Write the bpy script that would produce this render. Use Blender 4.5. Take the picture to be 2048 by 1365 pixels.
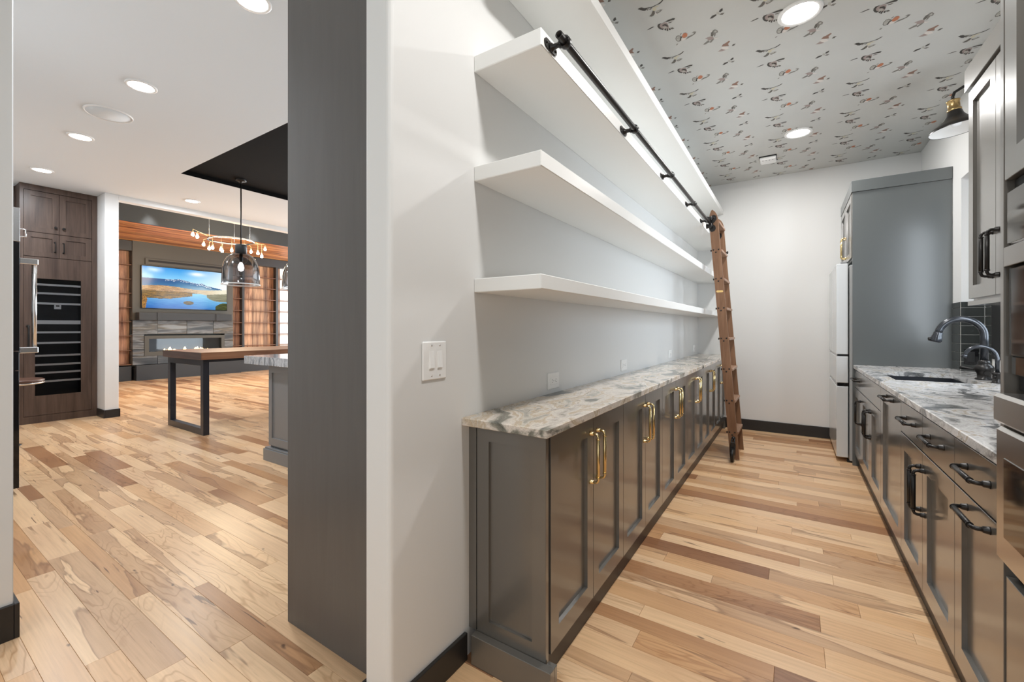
import bpy, bmesh, math, random
import numpy as np
from mathutils import Vector, Matrix

for _o in list(bpy.data.objects): bpy.data.objects.remove(_o)
random.seed(7)
C = bpy.context.scene.collection
scene = bpy.context.scene
PI = math.pi

# ------------------------------------------------------------------ camera
H = 1.25
cam_d = bpy.data.cameras.new('camera'); cam = bpy.data.objects.new('camera', cam_d); C.objects.link(cam)
cam_d.sensor_fit = 'HORIZONTAL'; cam_d.sensor_width = 36.0
cam_d.lens = 859.5 / 2048 * 36.0
YAW = math.atan(562.5 / 859.5)
cam.location = (0, 0, H)
cam.rotation_euler = (PI / 2, 0, YAW)
cam_d.shift_y = -(682.5 - 656.0) / 2048.0
cam_d.clip_start = 0.02; cam_d.clip_end = 100
scene.camera = cam
# ------------------------------------------------------------------ world, exposure
w = bpy.data.worlds.new('world'); scene.world = w; w.use_nodes = True
w.node_tree.nodes['Background'].inputs[0].default_value = (0.80, 0.88, 1.0, 1)
w.node_tree.nodes['Background'].inputs[1].default_value = 1.1
scene.view_settings.view_transform = 'Standard'
scene.view_settings.look = 'None'
scene.view_settings.gamma = 1.0
scene.view_settings.use_curve_mapping = False
scene.view_settings.exposure = 0.0
scene.cycles.max_bounces = 10
scene.cycles.diffuse_bounces = 6
scene.cycles.glossy_bounces = 5
scene.cycles.sample_clamp_indirect = 6.0
scene.cycles.caustics_reflective = False
scene.cycles.caustics_refractive = False

def area(name, loc, size, power, rot=(0, 0, 0), col=(1, 1, 1), sy=None, spread=None):
    l = bpy.data.lights.new(name, 'AREA'); l.energy = power; l.color = col
    if sy: l.shape = 'RECTANGLE'; l.size = size; l.size_y = sy
    else: l.shape = 'DISK'; l.size = size
    if spread: l.spread = spread
    o = bpy.data.objects.new(name, l); C.objects.link(o); o.location = loc; o.rotation_euler = rot
    return o
# added daylight-coloured fill for living room, kitchen, hall; only the pantry lamp has a window
area('fill_living', (-10.6, 9.3, 1.7), 4.6, 330, (-PI / 2, 0, 0), (0.86, 0.94, 1.0), sy=2.6)
area('fill_kitchen', (-4.8, 7.3, 1.6), 4.6, 185, (-PI / 2, 0, 0), (0.80, 0.91, 1.0), sy=2.6)
area('fill_hall', (-0.8, -1.45, 1.7), 3.0, 28, (PI / 2, 0, 0), (0.84, 0.94, 1.0), sy=2.2)
area('daylight_pantry', (1.52, 3.75, 1.75), 1.3, 60, (0, PI / 2, -0.65), (0.84, 0.92, 1.0), sy=1.35)

# ------------------------------------------------------------------ materials
M = {}
def mat(name, col, rough=0.5, metal=0.0, spec=0.5, coat=0.0, emit=None, es=0, bump=None, trans=0, ior=1.45, alpha=None):
    m = bpy.data.materials.new(name); m.use_nodes = True
    b = m.node_tree.nodes['Principled BSDF']
    b.inputs['Base Color'].default_value = (*col, 1)
    b.inputs['Roughness'].default_value = rough
    b.inputs['Metallic'].default_value = metal
    b.inputs['Specular IOR Level'].default_value = spec
    b.inputs['Coat Weight'].default_value = coat
    b.inputs['Coat Roughness'].default_value = 0.15
    b.inputs['IOR'].default_value = ior
    b.inputs['Transmission Weight'].default_value = trans
    if emit:
        b.inputs['Emission Color'].default_value = (*emit, 1); b.inputs['Emission Strength'].default_value = es
    if bump:
        sc, st = bump
        nt = m.node_tree
        n = nt.nodes.new('ShaderNodeTexNoise'); n.inputs['Scale'].default_value = sc; n.inputs['Detail'].default_value = 4
        g = nt.nodes.new('ShaderNodeNewGeometry'); nt.links.new(g.outputs['Position'], n.inputs['Vector'])
        bp = nt.nodes.new('ShaderNodeBump'); bp.inputs['Strength'].default_value = st; bp.inputs['Distance'].default_value = 0.002
        nt.links.new(n.outputs['Fac'], bp.inputs['Height']); nt.links.new(bp.outputs['Normal'], b.inputs['Normal'])
    M[name] = m
    return m
class NT:
    """tiny node builder"""
    def __init__(s, m): s.m = m; s.nt = m.node_tree; s.b = s.nt.nodes['Principled BSDF']
    def n(s, t, **k):
        nd = s.nt.nodes.new(t)
        for a, v in k.items():
            if a.startswith('i_'): nd.inputs[int(a[2:])].default_value = v
            else: setattr(nd, a, v)
        return nd
    def l(s, a, b): s.nt.links.new(a, b)
    def pos(s): return s.n('ShaderNodeNewGeometry').outputs['Position']
    def vm(s, op, a, b=None):
        nd = s.n('ShaderNodeVectorMath', operation=op)
        s._in(a, nd.inputs[0]);
        if b is not None: s._in(b, nd.inputs[1])
        return nd.outputs['Vector']
    def m_(s, op, a, b=None, c=None, clamp=False):
        nd = s.n('ShaderNodeMath', operation=op); nd.use_clamp = clamp
        s._in(a, nd.inputs[0])
        if b is not None: s._in(b, nd.inputs[1])
        if c is not None: s._in(c, nd.inputs[2])
        return nd.outputs[0]
    def _in(s, v, sock):
        if isinstance(v, (int, float, tuple)): sock.default_value = v
        else: s.l(v, sock)
    def noise(s, vec, scale, detail=4, rough=0.5, dist=0.0):
        nd = s.n('ShaderNodeTexNoise'); s.l(vec, nd.inputs['Vector'])
        nd.inputs['Scale'].default_value = scale; nd.inputs['Detail'].default_value = detail
        nd.inputs['Roughness'].default_value = rough; nd.inputs['Distortion'].default_value = dist
        return nd
    def ramp(s, fac, stops, interp='LINEAR'):
        nd = s.n('ShaderNodeValToRGB'); cr = nd.color_ramp; cr.interpolation = interp
        while len(cr.elements) < len(stops): cr.elements.new(0.5)
        for e, (p, c) in zip(cr.elements, stops):
            e.position = p; e.color = (*c, 1) if len(c) == 3 else c
        s.l(fac, nd.inputs[0]); return nd.outputs[0]
    def mix(s, fac, a, b, mode='MIX'):
        nd = s.n('ShaderNodeMix', data_type='RGBA', blend_type=mode)
        s._in(fac, nd.inputs[0])
        for v, i in ((a, 6), (b, 7)):
            if isinstance(v, tuple): nd.inputs[i].default_value = (*v, 1) if len(v) == 3 else v
            else: s.l(v, nd.inputs[i])
        return nd.outputs[2]

mat('paint_wall', (0.735, 0.735, 0.725), 0.55, bump=(60, 0.08))
mat('paint_white', (0.80, 0.80, 0.78), 0.35)
mat('paint_ceiling', (0.745, 0.79, 0.82), 0.75)
mat('cabinet_paint', (0.108, 0.100, 0.088), 0.30, spec=0.8, coat=1.0)
mat('island_paint', (0.20, 0.205, 0.21), 0.35)
mat('panel_paint', (0.105, 0.115, 0.115), 0.30, spec=0.6, coat=0.3)
mat('dark_board', (0.022, 0.020, 0.019), 0.38)
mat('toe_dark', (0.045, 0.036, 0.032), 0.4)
mat('sub_floor', (0.16, 0.085, 0.045), 0.6)
mat('brass', (0.74, 0.57, 0.29), 0.22, metal=1)
mat('brass_dull', (0.42, 0.29, 0.13), 0.3, metal=1)
mat('black_metal', (0.018, 0.016, 0.015), 0.32, metal=0.3)
mat('gun_metal', (0.045, 0.048, 0.055), 0.22, metal=0.6, spec=0.8)
mat('steel', (0.60, 0.58, 0.56), 0.22, metal=1)
mat('steel_bright', (0.80, 0.80, 0.80), 0.18, metal=1)
mat('fridge_white', (0.66, 0.68, 0.69), 0.12)
mat('fridge_grey', (0.42, 0.43, 0.43), 0.35)
mat('black_gloss', (0.008, 0.008, 0.009), 0.06)
mat('glass_mirror', (0.16, 0.15, 0.14), 0.05, metal=0.9)
mat('black_matte', (0.012, 0.012, 0.012), 0.6)
mat('sink_black', (0.016, 0.018, 0.024), 0.35)
mat('plastic_white', (0.87, 0.87, 0.86), 0.3)
mat('plastic_grey', (0.25, 0.25, 0.25), 0.4)
mat('table_leg', (0.022, 0.024, 0.032), 0.3)
mat('char_paint', (0.036, 0.039, 0.042), 0.38)
mat('fire_wall', (0.085, 0.082, 0.070), 0.45)
mat('tray_black', (0.007, 0.007, 0.007), 0.85, spec=0.15)
mat('grout', (0.42, 0.41, 0.38), 0.8)
mat('tile_black', (0.035, 0.038, 0.036), 0.10, bump=(45, 0.5))
mat('leather', (0.10, 0.045, 0.028), 0.35)
mat('lens', (1, 1, 1), 0.5, emit=(1.0, 0.97, 0.92), es=14)
mat('bulb', (1, 1, 1), 0.5, emit=(1.0, 0.80, 0.52), es=60)
mat('rack_front', (0.86, 0.86, 0.84), 0.35)
mat('bulb_pendant', (1, 1, 1), 0.5, emit=(1.0, 0.93, 0.85), es=5)
mat('flame', (1, 0.5, 0.1), 0.5, emit=(1.0, 0.60, 0.25), es=9)
mat('fire_glass', (0.05, 0.05, 0.055), 0.05, trans=0.0)
mat('lamp_inner', (0.75, 0.73, 0.70), 0.4)
mat('cup_white', (0.86, 0.86, 0.85), 0.4)
mat('plaque', (0.80, 0.55, 0.22), 0.35, metal=0.8)
def glass(name, col, rough, mixf):
    m = bpy.data.materials.new(name); m.use_nodes = True; nt = m.node_tree
    nt.nodes.remove(nt.nodes['Principled BSDF'])
    out = nt.nodes['Material Output']
    tr = nt.nodes.new('ShaderNodeBsdfTransparent'); tr.inputs[0].default_value = (*col, 1)
    gl = nt.nodes.new('ShaderNodeBsdfGlossy'); gl.inputs['Roughness'].default_value = rough
    mx = nt.nodes.new('ShaderNodeMixShader'); fr = nt.nodes.new('ShaderNodeFresnel'); fr.inputs[0].default_value = 1.5
    mt = nt.nodes.new('ShaderNodeMath'); mt.operation = 'ADD'; mt.inputs[1].default_value = mixf; mt.use_clamp = True
    nt.links.new(fr.outputs[0], mt.inputs[0]); nt.links.new(mt.outputs[0], mx.inputs[0])
    nt.links.new(tr.outputs[0], mx.inputs[1]); nt.links.new(gl.outputs[0], mx.inputs[2]); nt.links.new(mx.outputs[0], out.inputs[0])
    M[name] = m
glass('glass_clear', (0.93, 0.95, 0.96), 0.03, 0.0)
glass('glass_smoke', (0.55, 0.56, 0.59), 0.10, 0.06)
glass('glass_wine', (0.85, 0.86, 0.88), 0.04, -0.035)

def m_attr(name, rough, emit=0):
    m = mat(name, (1, 1, 1), rough); t = NT(m)
    a = t.n('ShaderNodeAttribute', attribute_name='col')
    t.l(a.outputs['Color'], t.b.inputs['Base Color'])
    if emit:
        t.b.inputs['Base Color'].default_value = (0, 0, 0, 1)
        for l_ in list(t.nt.links):
            if l_.to_socket == t.b.inputs['Base Color']: t.nt.links.remove(l_)
        t.l(a.outputs['Color'], t.b.inputs['Emission Color']); t.b.inputs['Emission Strength'].default_value = emit
    return m
m_attr('bird_ink', 0.6)
m_attr('screen', 0.12, 1.15)

# wallpaper ground: soft grey, a little sheen
m = mat('wallpaper', (0.50, 0.50, 0.475), 0.55); t = NT(m)
nz = t.noise(t.pos(), 2.0, 2); t.l(t.ramp(nz.outputs[0], [(0.3, (0.56, 0.565, 0.545)), (0.7, (0.585, 0.59, 0.57))]), t.b.inputs['Base Color'])

def wood(name, c_lo, c_hi, axis, scale=1.0, rough=0.35, contrast=1.0, streak=14, dark=None):
    m = mat(name, c_lo, rough); t = NT(m)
    s = [streak * scale] * 3; s[axis] = 1.2 * scale
    p = t.vm('MULTIPLY', t.pos(), tuple(s))
    n1 = t.noise(p, 1.0, 6, 0.6, 0.8)
    p2 = t.vm('MULTIPLY', t.pos(), tuple(v * 6 if i != axis else v * 2 for i, v in enumerate(s)))
    n2 = t.noise(p2, 1.0, 3, 0.6)
    f = t.m_('ADD', t.m_('MULTIPLY', n1.outputs[0], 0.75), t.m_('MULTIPLY', n2.outputs[0], 0.25))
    lo, hi = 0.5 - 0.17 / contrast, 0.5 + 0.17 / contrast
    st = [(lo, c_lo), (hi, c_hi)] if dark is None else [(lo - .05, dark), (lo + .04, c_lo), (hi, c_hi)]
    col = t.ramp(f, st)
    a = t.n('ShaderNodeAttribute', attribute_name='tint')
    col = t.mix(1.0, col, a.outputs['Color'], 'MULTIPLY')
    t.l(col, t.b.inputs['Base Color'])
    bp = t.n('ShaderNodeBump'); bp.inputs['Strength'].default_value = 0.15; bp.inputs['Distance'].default_value = 0.001
    t.l(f, bp.inputs['Height']); t.l(bp.outputs[0], t.b.inputs['Normal'])
    return m
wood('stain_column', (0.098, 0.093, 0.088), (0.118, 0.113, 0.109), 2, 1.5, 0.33, 0.7)
wood('wood_wine', (0.050, 0.030, 0.023), (0.115, 0.076, 0.058), 2, 1.0, 0.38)
wood('wood_wine_h', (0.040, 0.024, 0.018), (0.085, 0.056, 0.043), 1, 1.0, 0.38)
wood('wood_ladder', (0.150, 0.072, 0.035), (0.25, 0.130, 0.070), 2, 2.0, 0.45)
wood('wood_tread', (0.21, 0.115, 0.068), (0.34, 0.21, 0.14), 1, 2.0, 0.45)
wood('walnut', (0.15, 0.058, 0.026), (0.34, 0.165, 0.085), 1, 1.0, 0.42, 1.1)
wood('walnut_shaded', (0.035, 0.020, 0.016), (0.10, 0.062, 0.05), 0, 1.0, 0.5)
wood('soffit_wood', (0.30, 0.105, 0.032), (0.72, 0.33, 0.13), 1, 0.7, 0.45, 1.3, streak=10, dark=(0.12, 0.04, 0.014))
wood('case_wood', (0.15, 0.070, 0.036), (0.56, 0.36, 0.22), 2, 0.7, 0.45, 1.1, streak=16, dark=(0.06, 0.03, 0.018))
wood('shelf_wood', (0.12, 0.055, 0.028), (0.26, 0.13, 0.07), 1, 1.0, 0.45)

# hickory floor: each board carries its tone, its own offset and its heartwood share in the attribute 'tone'
m = mat('hickory', (0.5, 0.3, 0.2), 0.30, spec=0.5); t = NT(m)
a = t.n('ShaderNodeAttribute', attribute_name='tone')
sep = t.n('ShaderNodeSeparateColor'); t.l(a.outputs['Color'], sep.inputs[0])
off = t.n('ShaderNodeCombineXYZ'); t.l(t.m_('MULTIPLY', sep.outputs[1], 37.0), off.inputs[0]); t.l(t.m_('MULTIPLY', sep.outputs[1], 91.0), off.inputs[1]); t.l(t.m_('MULTIPLY', sep.outputs[1], 13.0), off.inputs[2])
P = t.vm('ADD', t.pos(), off.outputs[0])
base = t.ramp(sep.outputs[0], [(0.0, (0.83, 0.585, 0.365)), (0.35, (0.74, 0.475, 0.265)), (0.6, (0.61, 0.35, 0.175)), (0.8, (0.385, 0.195, 0.098)), (1.0, (0.25, 0.115, 0.055))])
warp = t.noise(t.vm('MULTIPLY', P, (1.1, 4.0, 1.0)), 1.0, 3, 0.5, 0.6)
# heartwood: a wavy brown band inside the board
hw = t.noise(t.vm('MULTIPLY', P, (0.8, 7.5, 1.0)), 1.0, 4, 0.45, 0.5)
hval = t.m_('ADD', hw.outputs[0], t.m_('MULTIPLY', t.m_('SUBTRACT', sep.outputs[2], 0.58), 0.42))
hmask = t.ramp(hval, [(0.595, (0, 0, 0)), (0.61, (1, 1, 1)), (0.70, (.75, .75, .75))])
hedge = t.ramp(hval, [(0.590, (0, 0, 0)), (0.604, (1, 1, 1)), (0.622, (0, 0, 0))])
c1 = t.mix(t.m_('MULTIPLY', hmask, 0.55), base, (0.36, 0.185, 0.095))
c1 = t.mix(t.m_('MULTIPLY', hedge, 0.45), c1, (0.17, 0.08, 0.04))
# cathedral rings from the warped field
ring = t.m_('FRACT', t.m_('MULTIPLY', warp.outputs[0], 17.0))
ringm = t.ramp(ring, [(0.0, (1, 1, 1)), (0.14, (0.72, 0.63, 0.55)), (0.34, (1, 1, 1)), (1.0, (1, 1, 1))])
rsel = t.ramp(t.noise(t.vm('MULTIPLY', P, (0.8, 2.0, 1.0)), 1.0, 1).outputs[0], [(0.50, (0, 0, 0)), (0.64, (1, 1, 1))])
c2 = t.mix(t.m_('MULTIPLY', rsel, 0.9), c1, t.mix(1.0, c1, ringm, 'MULTIPLY'))
# fine grain
fg = t.noise(t.vm('MULTIPLY', P, (3.0, 90.0, 1.0)), 1.0, 4, 0.6)
c3 = t.mix(0.55, c2, t.mix(1.0, c2, t.ramp(fg.outputs[0], [(0.3, (0.80, 0.76, 0.72)), (0.62, (1.08, 1.08, 1.08))]), 'MULTIPLY'))
# pale/pink mottling
mo = t.noise(t.vm('MULTIPLY', P, (0.9, 3.0, 1.0)), 1.3, 3)
c3 = t.mix(1.0, c3, t.ramp(mo.outputs[0], [(0.35, (0.90, 0.86, 0.84)), (0.65, (1.06, 1.06, 1.04))]), 'MULTIPLY')
# knots and mineral streaks
vo = t.n('ShaderNodeTexVoronoi'); vo.inputs['Scale'].default_value = 1.0
t.l(t.vm('ADD', t.vm('MULTIPLY', P, (3.6, 9.5, 1.0)), t.vm('MULTIPLY', t.noise(P, 9.0, 2).outputs['Color'], (0.6, 0.6, 0.6))), vo.inputs['Vector'])
vs = t.n('ShaderNodeSeparateColor'); t.l(vo.outputs['Color'], vs.inputs[0])
kn = t.m_('MULTIPLY', t.ramp(vo.outputs['Distance'], [(0.035, (1, 1, 1)), (0.085, (0, 0, 0))]), t.ramp(vs.outputs[0], [(0.62, (0, 0, 0)), (0.64, (1, 1, 1))]))
c4 = t.mix(t.m_('MULTIPLY', kn, 0.85), c3, (0.07, 0.028, 0.014))
st = t.noise(t.vm('MULTIPLY', P, (2.2, 30.0, 1.0)), 1.0, 3, 0.5, 1.0)
c5 = t.mix(t.m_('MULTIPLY', t.ramp(st.outputs[0], [(0.695, (0, 0, 0)), (0.725, (1, 1, 1))]), 0.8), c4, (0.12, 0.055, 0.03))
t.l(c5, t.b.inputs['Base Color'])
t.l(t.m_('ADD', t.m_('MULTIPLY', fg.outputs[0], 0.12), 0.24), t.b.inputs['Roughness'])
bp = t.n('ShaderNodeBump'); bp.inputs['Strength'].default_value = 0.10; bp.inputs['Distance'].default_value = 0.001
t.l(fg.outputs[0], bp.inputs['Height']); t.l(bp.outputs[0], t.b.inputs['Normal'])

def granite(name, stretch, cols, sc=1.0, rough=0.12, dist=1.2):
    m = mat(name, (0.5, 0.5, 0.45), rough); t = NT(m)
    p = t.vm('MULTIPLY', t.pos(), stretch)
    wv = t.noise(p, 1.6 * sc, 3, 0.5)
    p2 = t.vm('ADD', p, t.vm('MULTIPLY', wv.outputs['Color'], (1.1, 1.1, 1.1)))
    n = t.noise(p2, 3.2 * sc, 9, 0.55, dist)
    col = t.ramp(n.outputs[0], cols)
    v = t.noise(p2, 4.0 * sc, 8, 0.55, 1.6)
    vein = t.ramp(t.m_('ABSOLUTE', t.m_('SUBTRACT', v.outputs[0], 0.5)), [(0.0, (1, 1, 1)), (0.018, (0, 0, 0))])
    vsel = t.ramp(t.noise(p, 2.0 * sc, 2).outputs[0], [(0.45, (0, 0, 0)), (0.6, (1, 1, 1))])
    col = t.mix(t.m_('MULTIPLY', t.m_('MULTIPLY', vein, vsel), 0.75), col, (0.10, 0.095, 0.085))
    sp = t.noise(t.pos(), 160, 3, 0.7)
    col = t.mix(1.0, col, t.ramp(sp.outputs[0], [(0.35, (0.82, 0.82, 0.82)), (0.6, (1.06, 1.06, 1.06))]), 'MULTIPLY')
    t.l(col, t.b.inputs['Base Color'])
granite('granite_left', (2.0, 1.0, 1.6), [(0.33, (0.10, 0.10, 0.085)), (0.41, (0.25, 0.24, 0.20)), (0.455, (0.55, 0.50, 0.44)), (0.52, (0.72, 0.65, 0.58)), (0.565, (0.52, 0.42, 0.30)), (0.60, (0.64, 0.58, 0.50)), (0.66, (0.36, 0.35, 0.31)), (0.74, (0.62, 0.58, 0.52))], sc=0.9, dist=0.9)
granite('granite_right', (2.2, 1.2, 2.2), [(0.30, (0.10, 0.105, 0.11)), (0.40, (0.26, 0.26, 0.26)), (0.47, (0.62, 0.61, 0.60)), (0.56, (0.76, 0.75, 0.75)), (0.61, (0.52, 0.45, 0.36)), (0.66, (0.66, 0.65, 0.63)), (0.74, (0.22, 0.22, 0.22))])
granite('granite_island', (5.5, 5.5, 1.6), [(0.30, (0.10, 0.11, 0.12)), (0.42, (0.28, 0.30, 0.32)), (0.5, (0.55, 0.57, 0.60)), (0.6, (0.36, 0.37, 0.38)), (0.72, (0.60, 0.60, 0.60))])

# ribboned stone of the fireplace: horizontal layers
m = mat('strata_stone', (0.3, 0.3, 0.3), 0.3); t = NT(m)
a = t.n('ShaderNodeAttribute', attribute_name='tint'); sp_ = t.n('ShaderNodeSeparateColor'); t.l(a.outputs['Color'], sp_.inputs[0])
o_ = t.n('ShaderNodeCombineXYZ'); t.l(t.m_('MULTIPLY', sp_.outputs[0], 20.0), o_.inputs[1]); t.l(t.m_('MULTIPLY', sp_.outputs[0], 0.7), o_.inputs[2])
p = t.vm('MULTIPLY', t.vm('ADD', t.pos(), o_.outputs[0]), (0.2, 0.7, 6.5))
n = t.noise(p, 1.0, 5, 0.55, 0.5)
t.l(t.ramp(n.outputs[0], [(0.30, (0.03, 0.036, 0.042)), (0.42, (0.075, 0.083, 0.09)), (0.50, (0.20, 0.21, 0.215)), (0.56, (0.085, 0.085, 0.08)), (0.62, (0.15, 0.13, 0.10)), (0.68, (0.26, 0.28, 0.29))]), t.b.inputs['Base Color'])

# ------------------------------------------------------------------ helpers
def box(bm, x0, x1, y0, y1, z0, z1, bev=0.0, seg=1):
    x0, x1 = min(x0, x1), max(x0, x1); y0, y1 = min(y0, y1), max(y0, y1); z0, z1 = min(z0, z1), max(z0, z1)
    v = [bm.verts.new((x, y, z)) for x in (x0, x1) for y in (y0, y1) for z in (z0, z1)]
    fs = [(0, 1, 3, 2), (4, 6, 7, 5), (0, 4, 5, 1), (2, 3, 7, 6), (0, 2, 6, 4), (1, 5, 7, 3)]
    faces = [bm.faces.new([v[i] for i in f]) for f in fs]
    if bev > 0:
        edges = list({e for f in faces for e in f.edges})
        bmesh.ops.bevel(bm, geom=edges, offset=bev, segments=seg, profile=0.5, affect='EDGES')
    return faces
def tube(bm, pts, r, n=10, caps=True, rr=None):
    pts = [Vector(p) for p in pts]; rings = []
    t0 = (pts[1] - pts[0]).normalized()
    up = Vector((0, 0, 1)) if abs(t0.z) < 0.9 else Vector((1, 0, 0))
    u = t0.cross(up).normalized()
    for i, p in enumerate(pts):
        if i == 0: tg = t0
        elif i == len(pts) - 1: tg = (pts[i] - pts[i - 1]).normalized()
        else: tg = ((pts[i + 1] - p).normalized() + (p - pts[i - 1]).normalized()).normalized()
        u = (u - tg * u.dot(tg)).normalized(); v = tg.cross(u)
        R = rr[i] if rr else r
        rings.append([bm.verts.new(p + (u * math.cos(2 * PI * k / n) + v * math.sin(2 * PI * k / n)) * R) for k in range(n)])
    for a, b in zip(rings, rings[1:]):
        for k in range(n):
            f = bm.faces.new([a[k], a[(k + 1) % n], b[(k + 1) % n], b[k]]); f.smooth = True
    if caps: bm.faces.new(rings[0][::-1]); bm.faces.new(rings[-1])
def lathe(bm, prof, org, axis=(0, 0, 1), n=24, smooth=True, cap=True):
    ax = Vector(axis).normalized(); org = Vector(org)
    up = Vector((0, 0, 1)) if abs(ax.z) < 0.9 else Vector((1, 0, 0))
    u = ax.cross(up).normalized(); v = ax.cross(u)
    rings = []
    for r, h in prof:
        if r <= 1e-6: rings.append([bm.verts.new(org + ax * h)])
        else: rings.append([bm.verts.new(org + ax * h + (u * math.cos(2 * PI * k / n) + v * math.sin(2 * PI * k / n)) * r) for k in range(n)])
    for a, b in zip(rings, rings[1:]):
        for k in range(n):
            if len(a) == 1 and len(b) == 1: continue
            if len(a) == 1: f = bm.faces.new([a[0], b[(k + 1) % n], b[k]])
            elif len(b) == 1: f = bm.faces.new([a[k], a[(k + 1) % n], b[0]])
            else: f = bm.faces.new([a[k], a[(k + 1) % n], b[(k + 1) % n], b[k]])
            f.smooth = smooth
    if cap:
        if len(rings[0]) > 1: bm.faces.new(rings[0][::-1])
        if len(rings[-1]) > 1: bm.faces.new(rings[-1])
def prism(bm, poly, f, d0, d1):
    """poly of (a,b); f(a,b,d)->xyz; extruded from d0 to d1"""
    lo = [bm.verts.new(f(a, b, d0)) for a, b in poly]; hi = [bm.verts.new(f(a, b, d1)) for a, b in poly]
    bm.faces.new(lo); bm.faces.new(hi[::-1]); n = len(poly)
    for i in range(n): bm.faces.new([lo[i], lo[(i + 1) % n], hi[(i + 1) % n], hi[i]])
def arc(c, r, a0, a1, n, f=None):
    return [(c[0] + r * math.cos(a0 + (a1 - a0) * i / n), c[1] + r * math.sin(a0 + (a1 - a0) * i / n)) for i in range(n + 1)]
def wpos(o):
    p = Vector((0, 0, 0))
    while o is not None: p += o.location; o = o.parent
    return p
def obj(name, bm, m, parent=None, org=None, norm=True, tint=None, label=None):
    """one mesh object; bm in world coordinates; org = world origin of a top-level object"""
    if norm: bmesh.ops.recalc_face_normals(bm, faces=bm.faces)
    o_w = wpos(parent) if parent is not None and org is None else Vector(org or (0, 0, 0))
    if o_w.length > 0: bmesh.ops.translate(bm, verts=bm.verts, vec=-o_w)
    me = bpy.data.meshes.new(name); bm.to_mesh(me); bm.free()
    ms = m if isinstance(m, (list, tuple)) else [m]
    for x in ms: me.materials.append(M[x])
    if tint is None: tint = (1, 1, 1)
    at = me.color_attributes.new('tint', 'FLOAT_COLOR', 'POINT')
    at.data.foreach_set('color', [*tint, 1.0] * len(me.vertices))
    o = bpy.data.objects.new(name, me); C.objects.link(o)
    if parent is not None:
        o.parent = parent
        if org is not None: o.location = Vector(org) - wpos(parent)
    elif org is not None: o.location = org
    if label: o['label'] = label
    return o
def tag(o, label, cat, group=None):
    o['label'] = label; o['category'] = cat
    if group: o['group'] = group
    return o
def thing(name, label, cat, loc, group=None):
    o = bpy.data.objects.new(name, None); C.objects.link(o); o.location = loc; o.empty_display_size = 0.1
    return tag(o, label, cat, group)
def struct(name, bm, m, parent=None):
    o = obj(name, bm, m, parent)
    if parent is None: o['kind'] = 'structure'
    return o
def B(*boxes, bev=0.0):
    bm = bmesh.new()
    for b in boxes: box(bm, *b, bev=bev)
    return bm
def copy_tree(o, loc=None, parent=None):
    c = o.copy(); C.objects.link(c)
    if parent is not None: c.parent = parent
    if loc is not None: c.location = loc
    for ch in list(o.children): copy_tree(ch, None, c)
    return c
# planes: (u,v,w) -> world, w along the outward normal
def PX(x, s=1): return lambda u, v, w: (x + s * w, u, v)
def PY(y, s=-1): return lambda u, v, w: (u, y + s * w, v)
def shaker(bm, f, u0, u1, v0, v1, t=0.02, st=0.058, d=0.014, slope=0.0012, rail=None):
    rail = rail or st
    def ring(a0, a1, b0, b1, w): return [bm.verts.new(f(*p, w)) for p in ((a0, b0), (a1, b0), (a1, b1), (a0, b1))]
    e = 0.0012
    r0 = ring(u0, u1, v0, v1, 0); r1 = ring(u0, u1, v0, v1, t - e); r2 = ring(u0 + e, u1 - e, v0 + e, v1 - e, t)
    r3 = ring(u0 + st, u1 - st, v0 + rail, v1 - rail, t); r4 = ring(u0 + st + slope, u1 - st - slope, v0 + rail + slope, v1 - rail - slope, t - d)
    for a, b in ((r0, r1), (r1, r2), (r2, r3), (r3, r4)):
        for i in range(4): bm.faces.new([a[i], a[(i + 1) % 4], b[(i + 1) % 4], b[i]])
    bm.faces.new(r4); bm.faces.new(r0[::-1])
def slab(bm, f, u0, u1, v0, v1, t=0.02, e=0.0012):
    def ring(a0, a1, b0, b1, w): return [bm.verts.new(f(*p, w)) for p in ((a0, b0), (a1, b0), (a1, b1), (a0, b1))]
    r0 = ring(u0, u1, v0, v1, 0); r1 = ring(u0, u1, v0, v1, t - e); r2 = ring(u0 + e, u1 - e, v0 + e, v1 - e, t)
    for a, b in ((r0, r1), (r1, r2)):
        for i in range(4): bm.faces.new([a[i], a[(i + 1) % 4], b[(i + 1) % 4], b[i]])
    bm.faces.new(r2); bm.faces.new(r0[::-1])
def pull(bm, f, a, b, out=0.036, r=0.0055, grip=True):
    """bar pull between (u,v) a and b on the plane f, standing off 'out'"""
    au, av = a; bu, bv = b
    L = math.hypot(bu - au, bv - av); du, dv = (bu - au) / L, (bv - av) / L
    c = 0.012
    P = [(au, av, 0), (au, av, out - c), (au + du * c * .3, av + dv * c * .3, out - c * .3), (au + du * c, av + dv * c, out),
         (bu - du * c, bv - dv * c, out), (bu - du * c * .3, bv - dv * c * .3, out - c * .3), (bu, bv, out - c), (bu, bv, 0)]
    tube(bm, [f(*p) for p in P], r, 10)
    for (pu, pv) in (a, b):
        tube(bm, [f(pu, pv, 0), f(pu, pv, 0.003), f(pu, pv, 0.014), f(pu, pv, 0.017)], r, 10, rr=[r * 1.9, r * 1.7, r * 1.5, r * 1.1])
    if grip:
        g = 0.022
        tube(bm, [f(au + du * g, av + dv * g, out), f(au + du * (g + .001), av + dv * (g + .001), out), f(bu - du * (g + .001), bv - dv * (g + .001), out), f(bu - du * g, bv - dv * g, out)], r, 10, rr=[r, r * 1.32, r * 1.32, r])
        for s_, (pu, pv) in ((1, a), (-1, b)):
            tube(bm, [f(pu + s_ * du * (g - .004), pv + s_ * dv * (g - .004), out), f(pu + s_ * du * g, pv + s_ * dv * g, out)], r * 1.55, 10)
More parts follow.
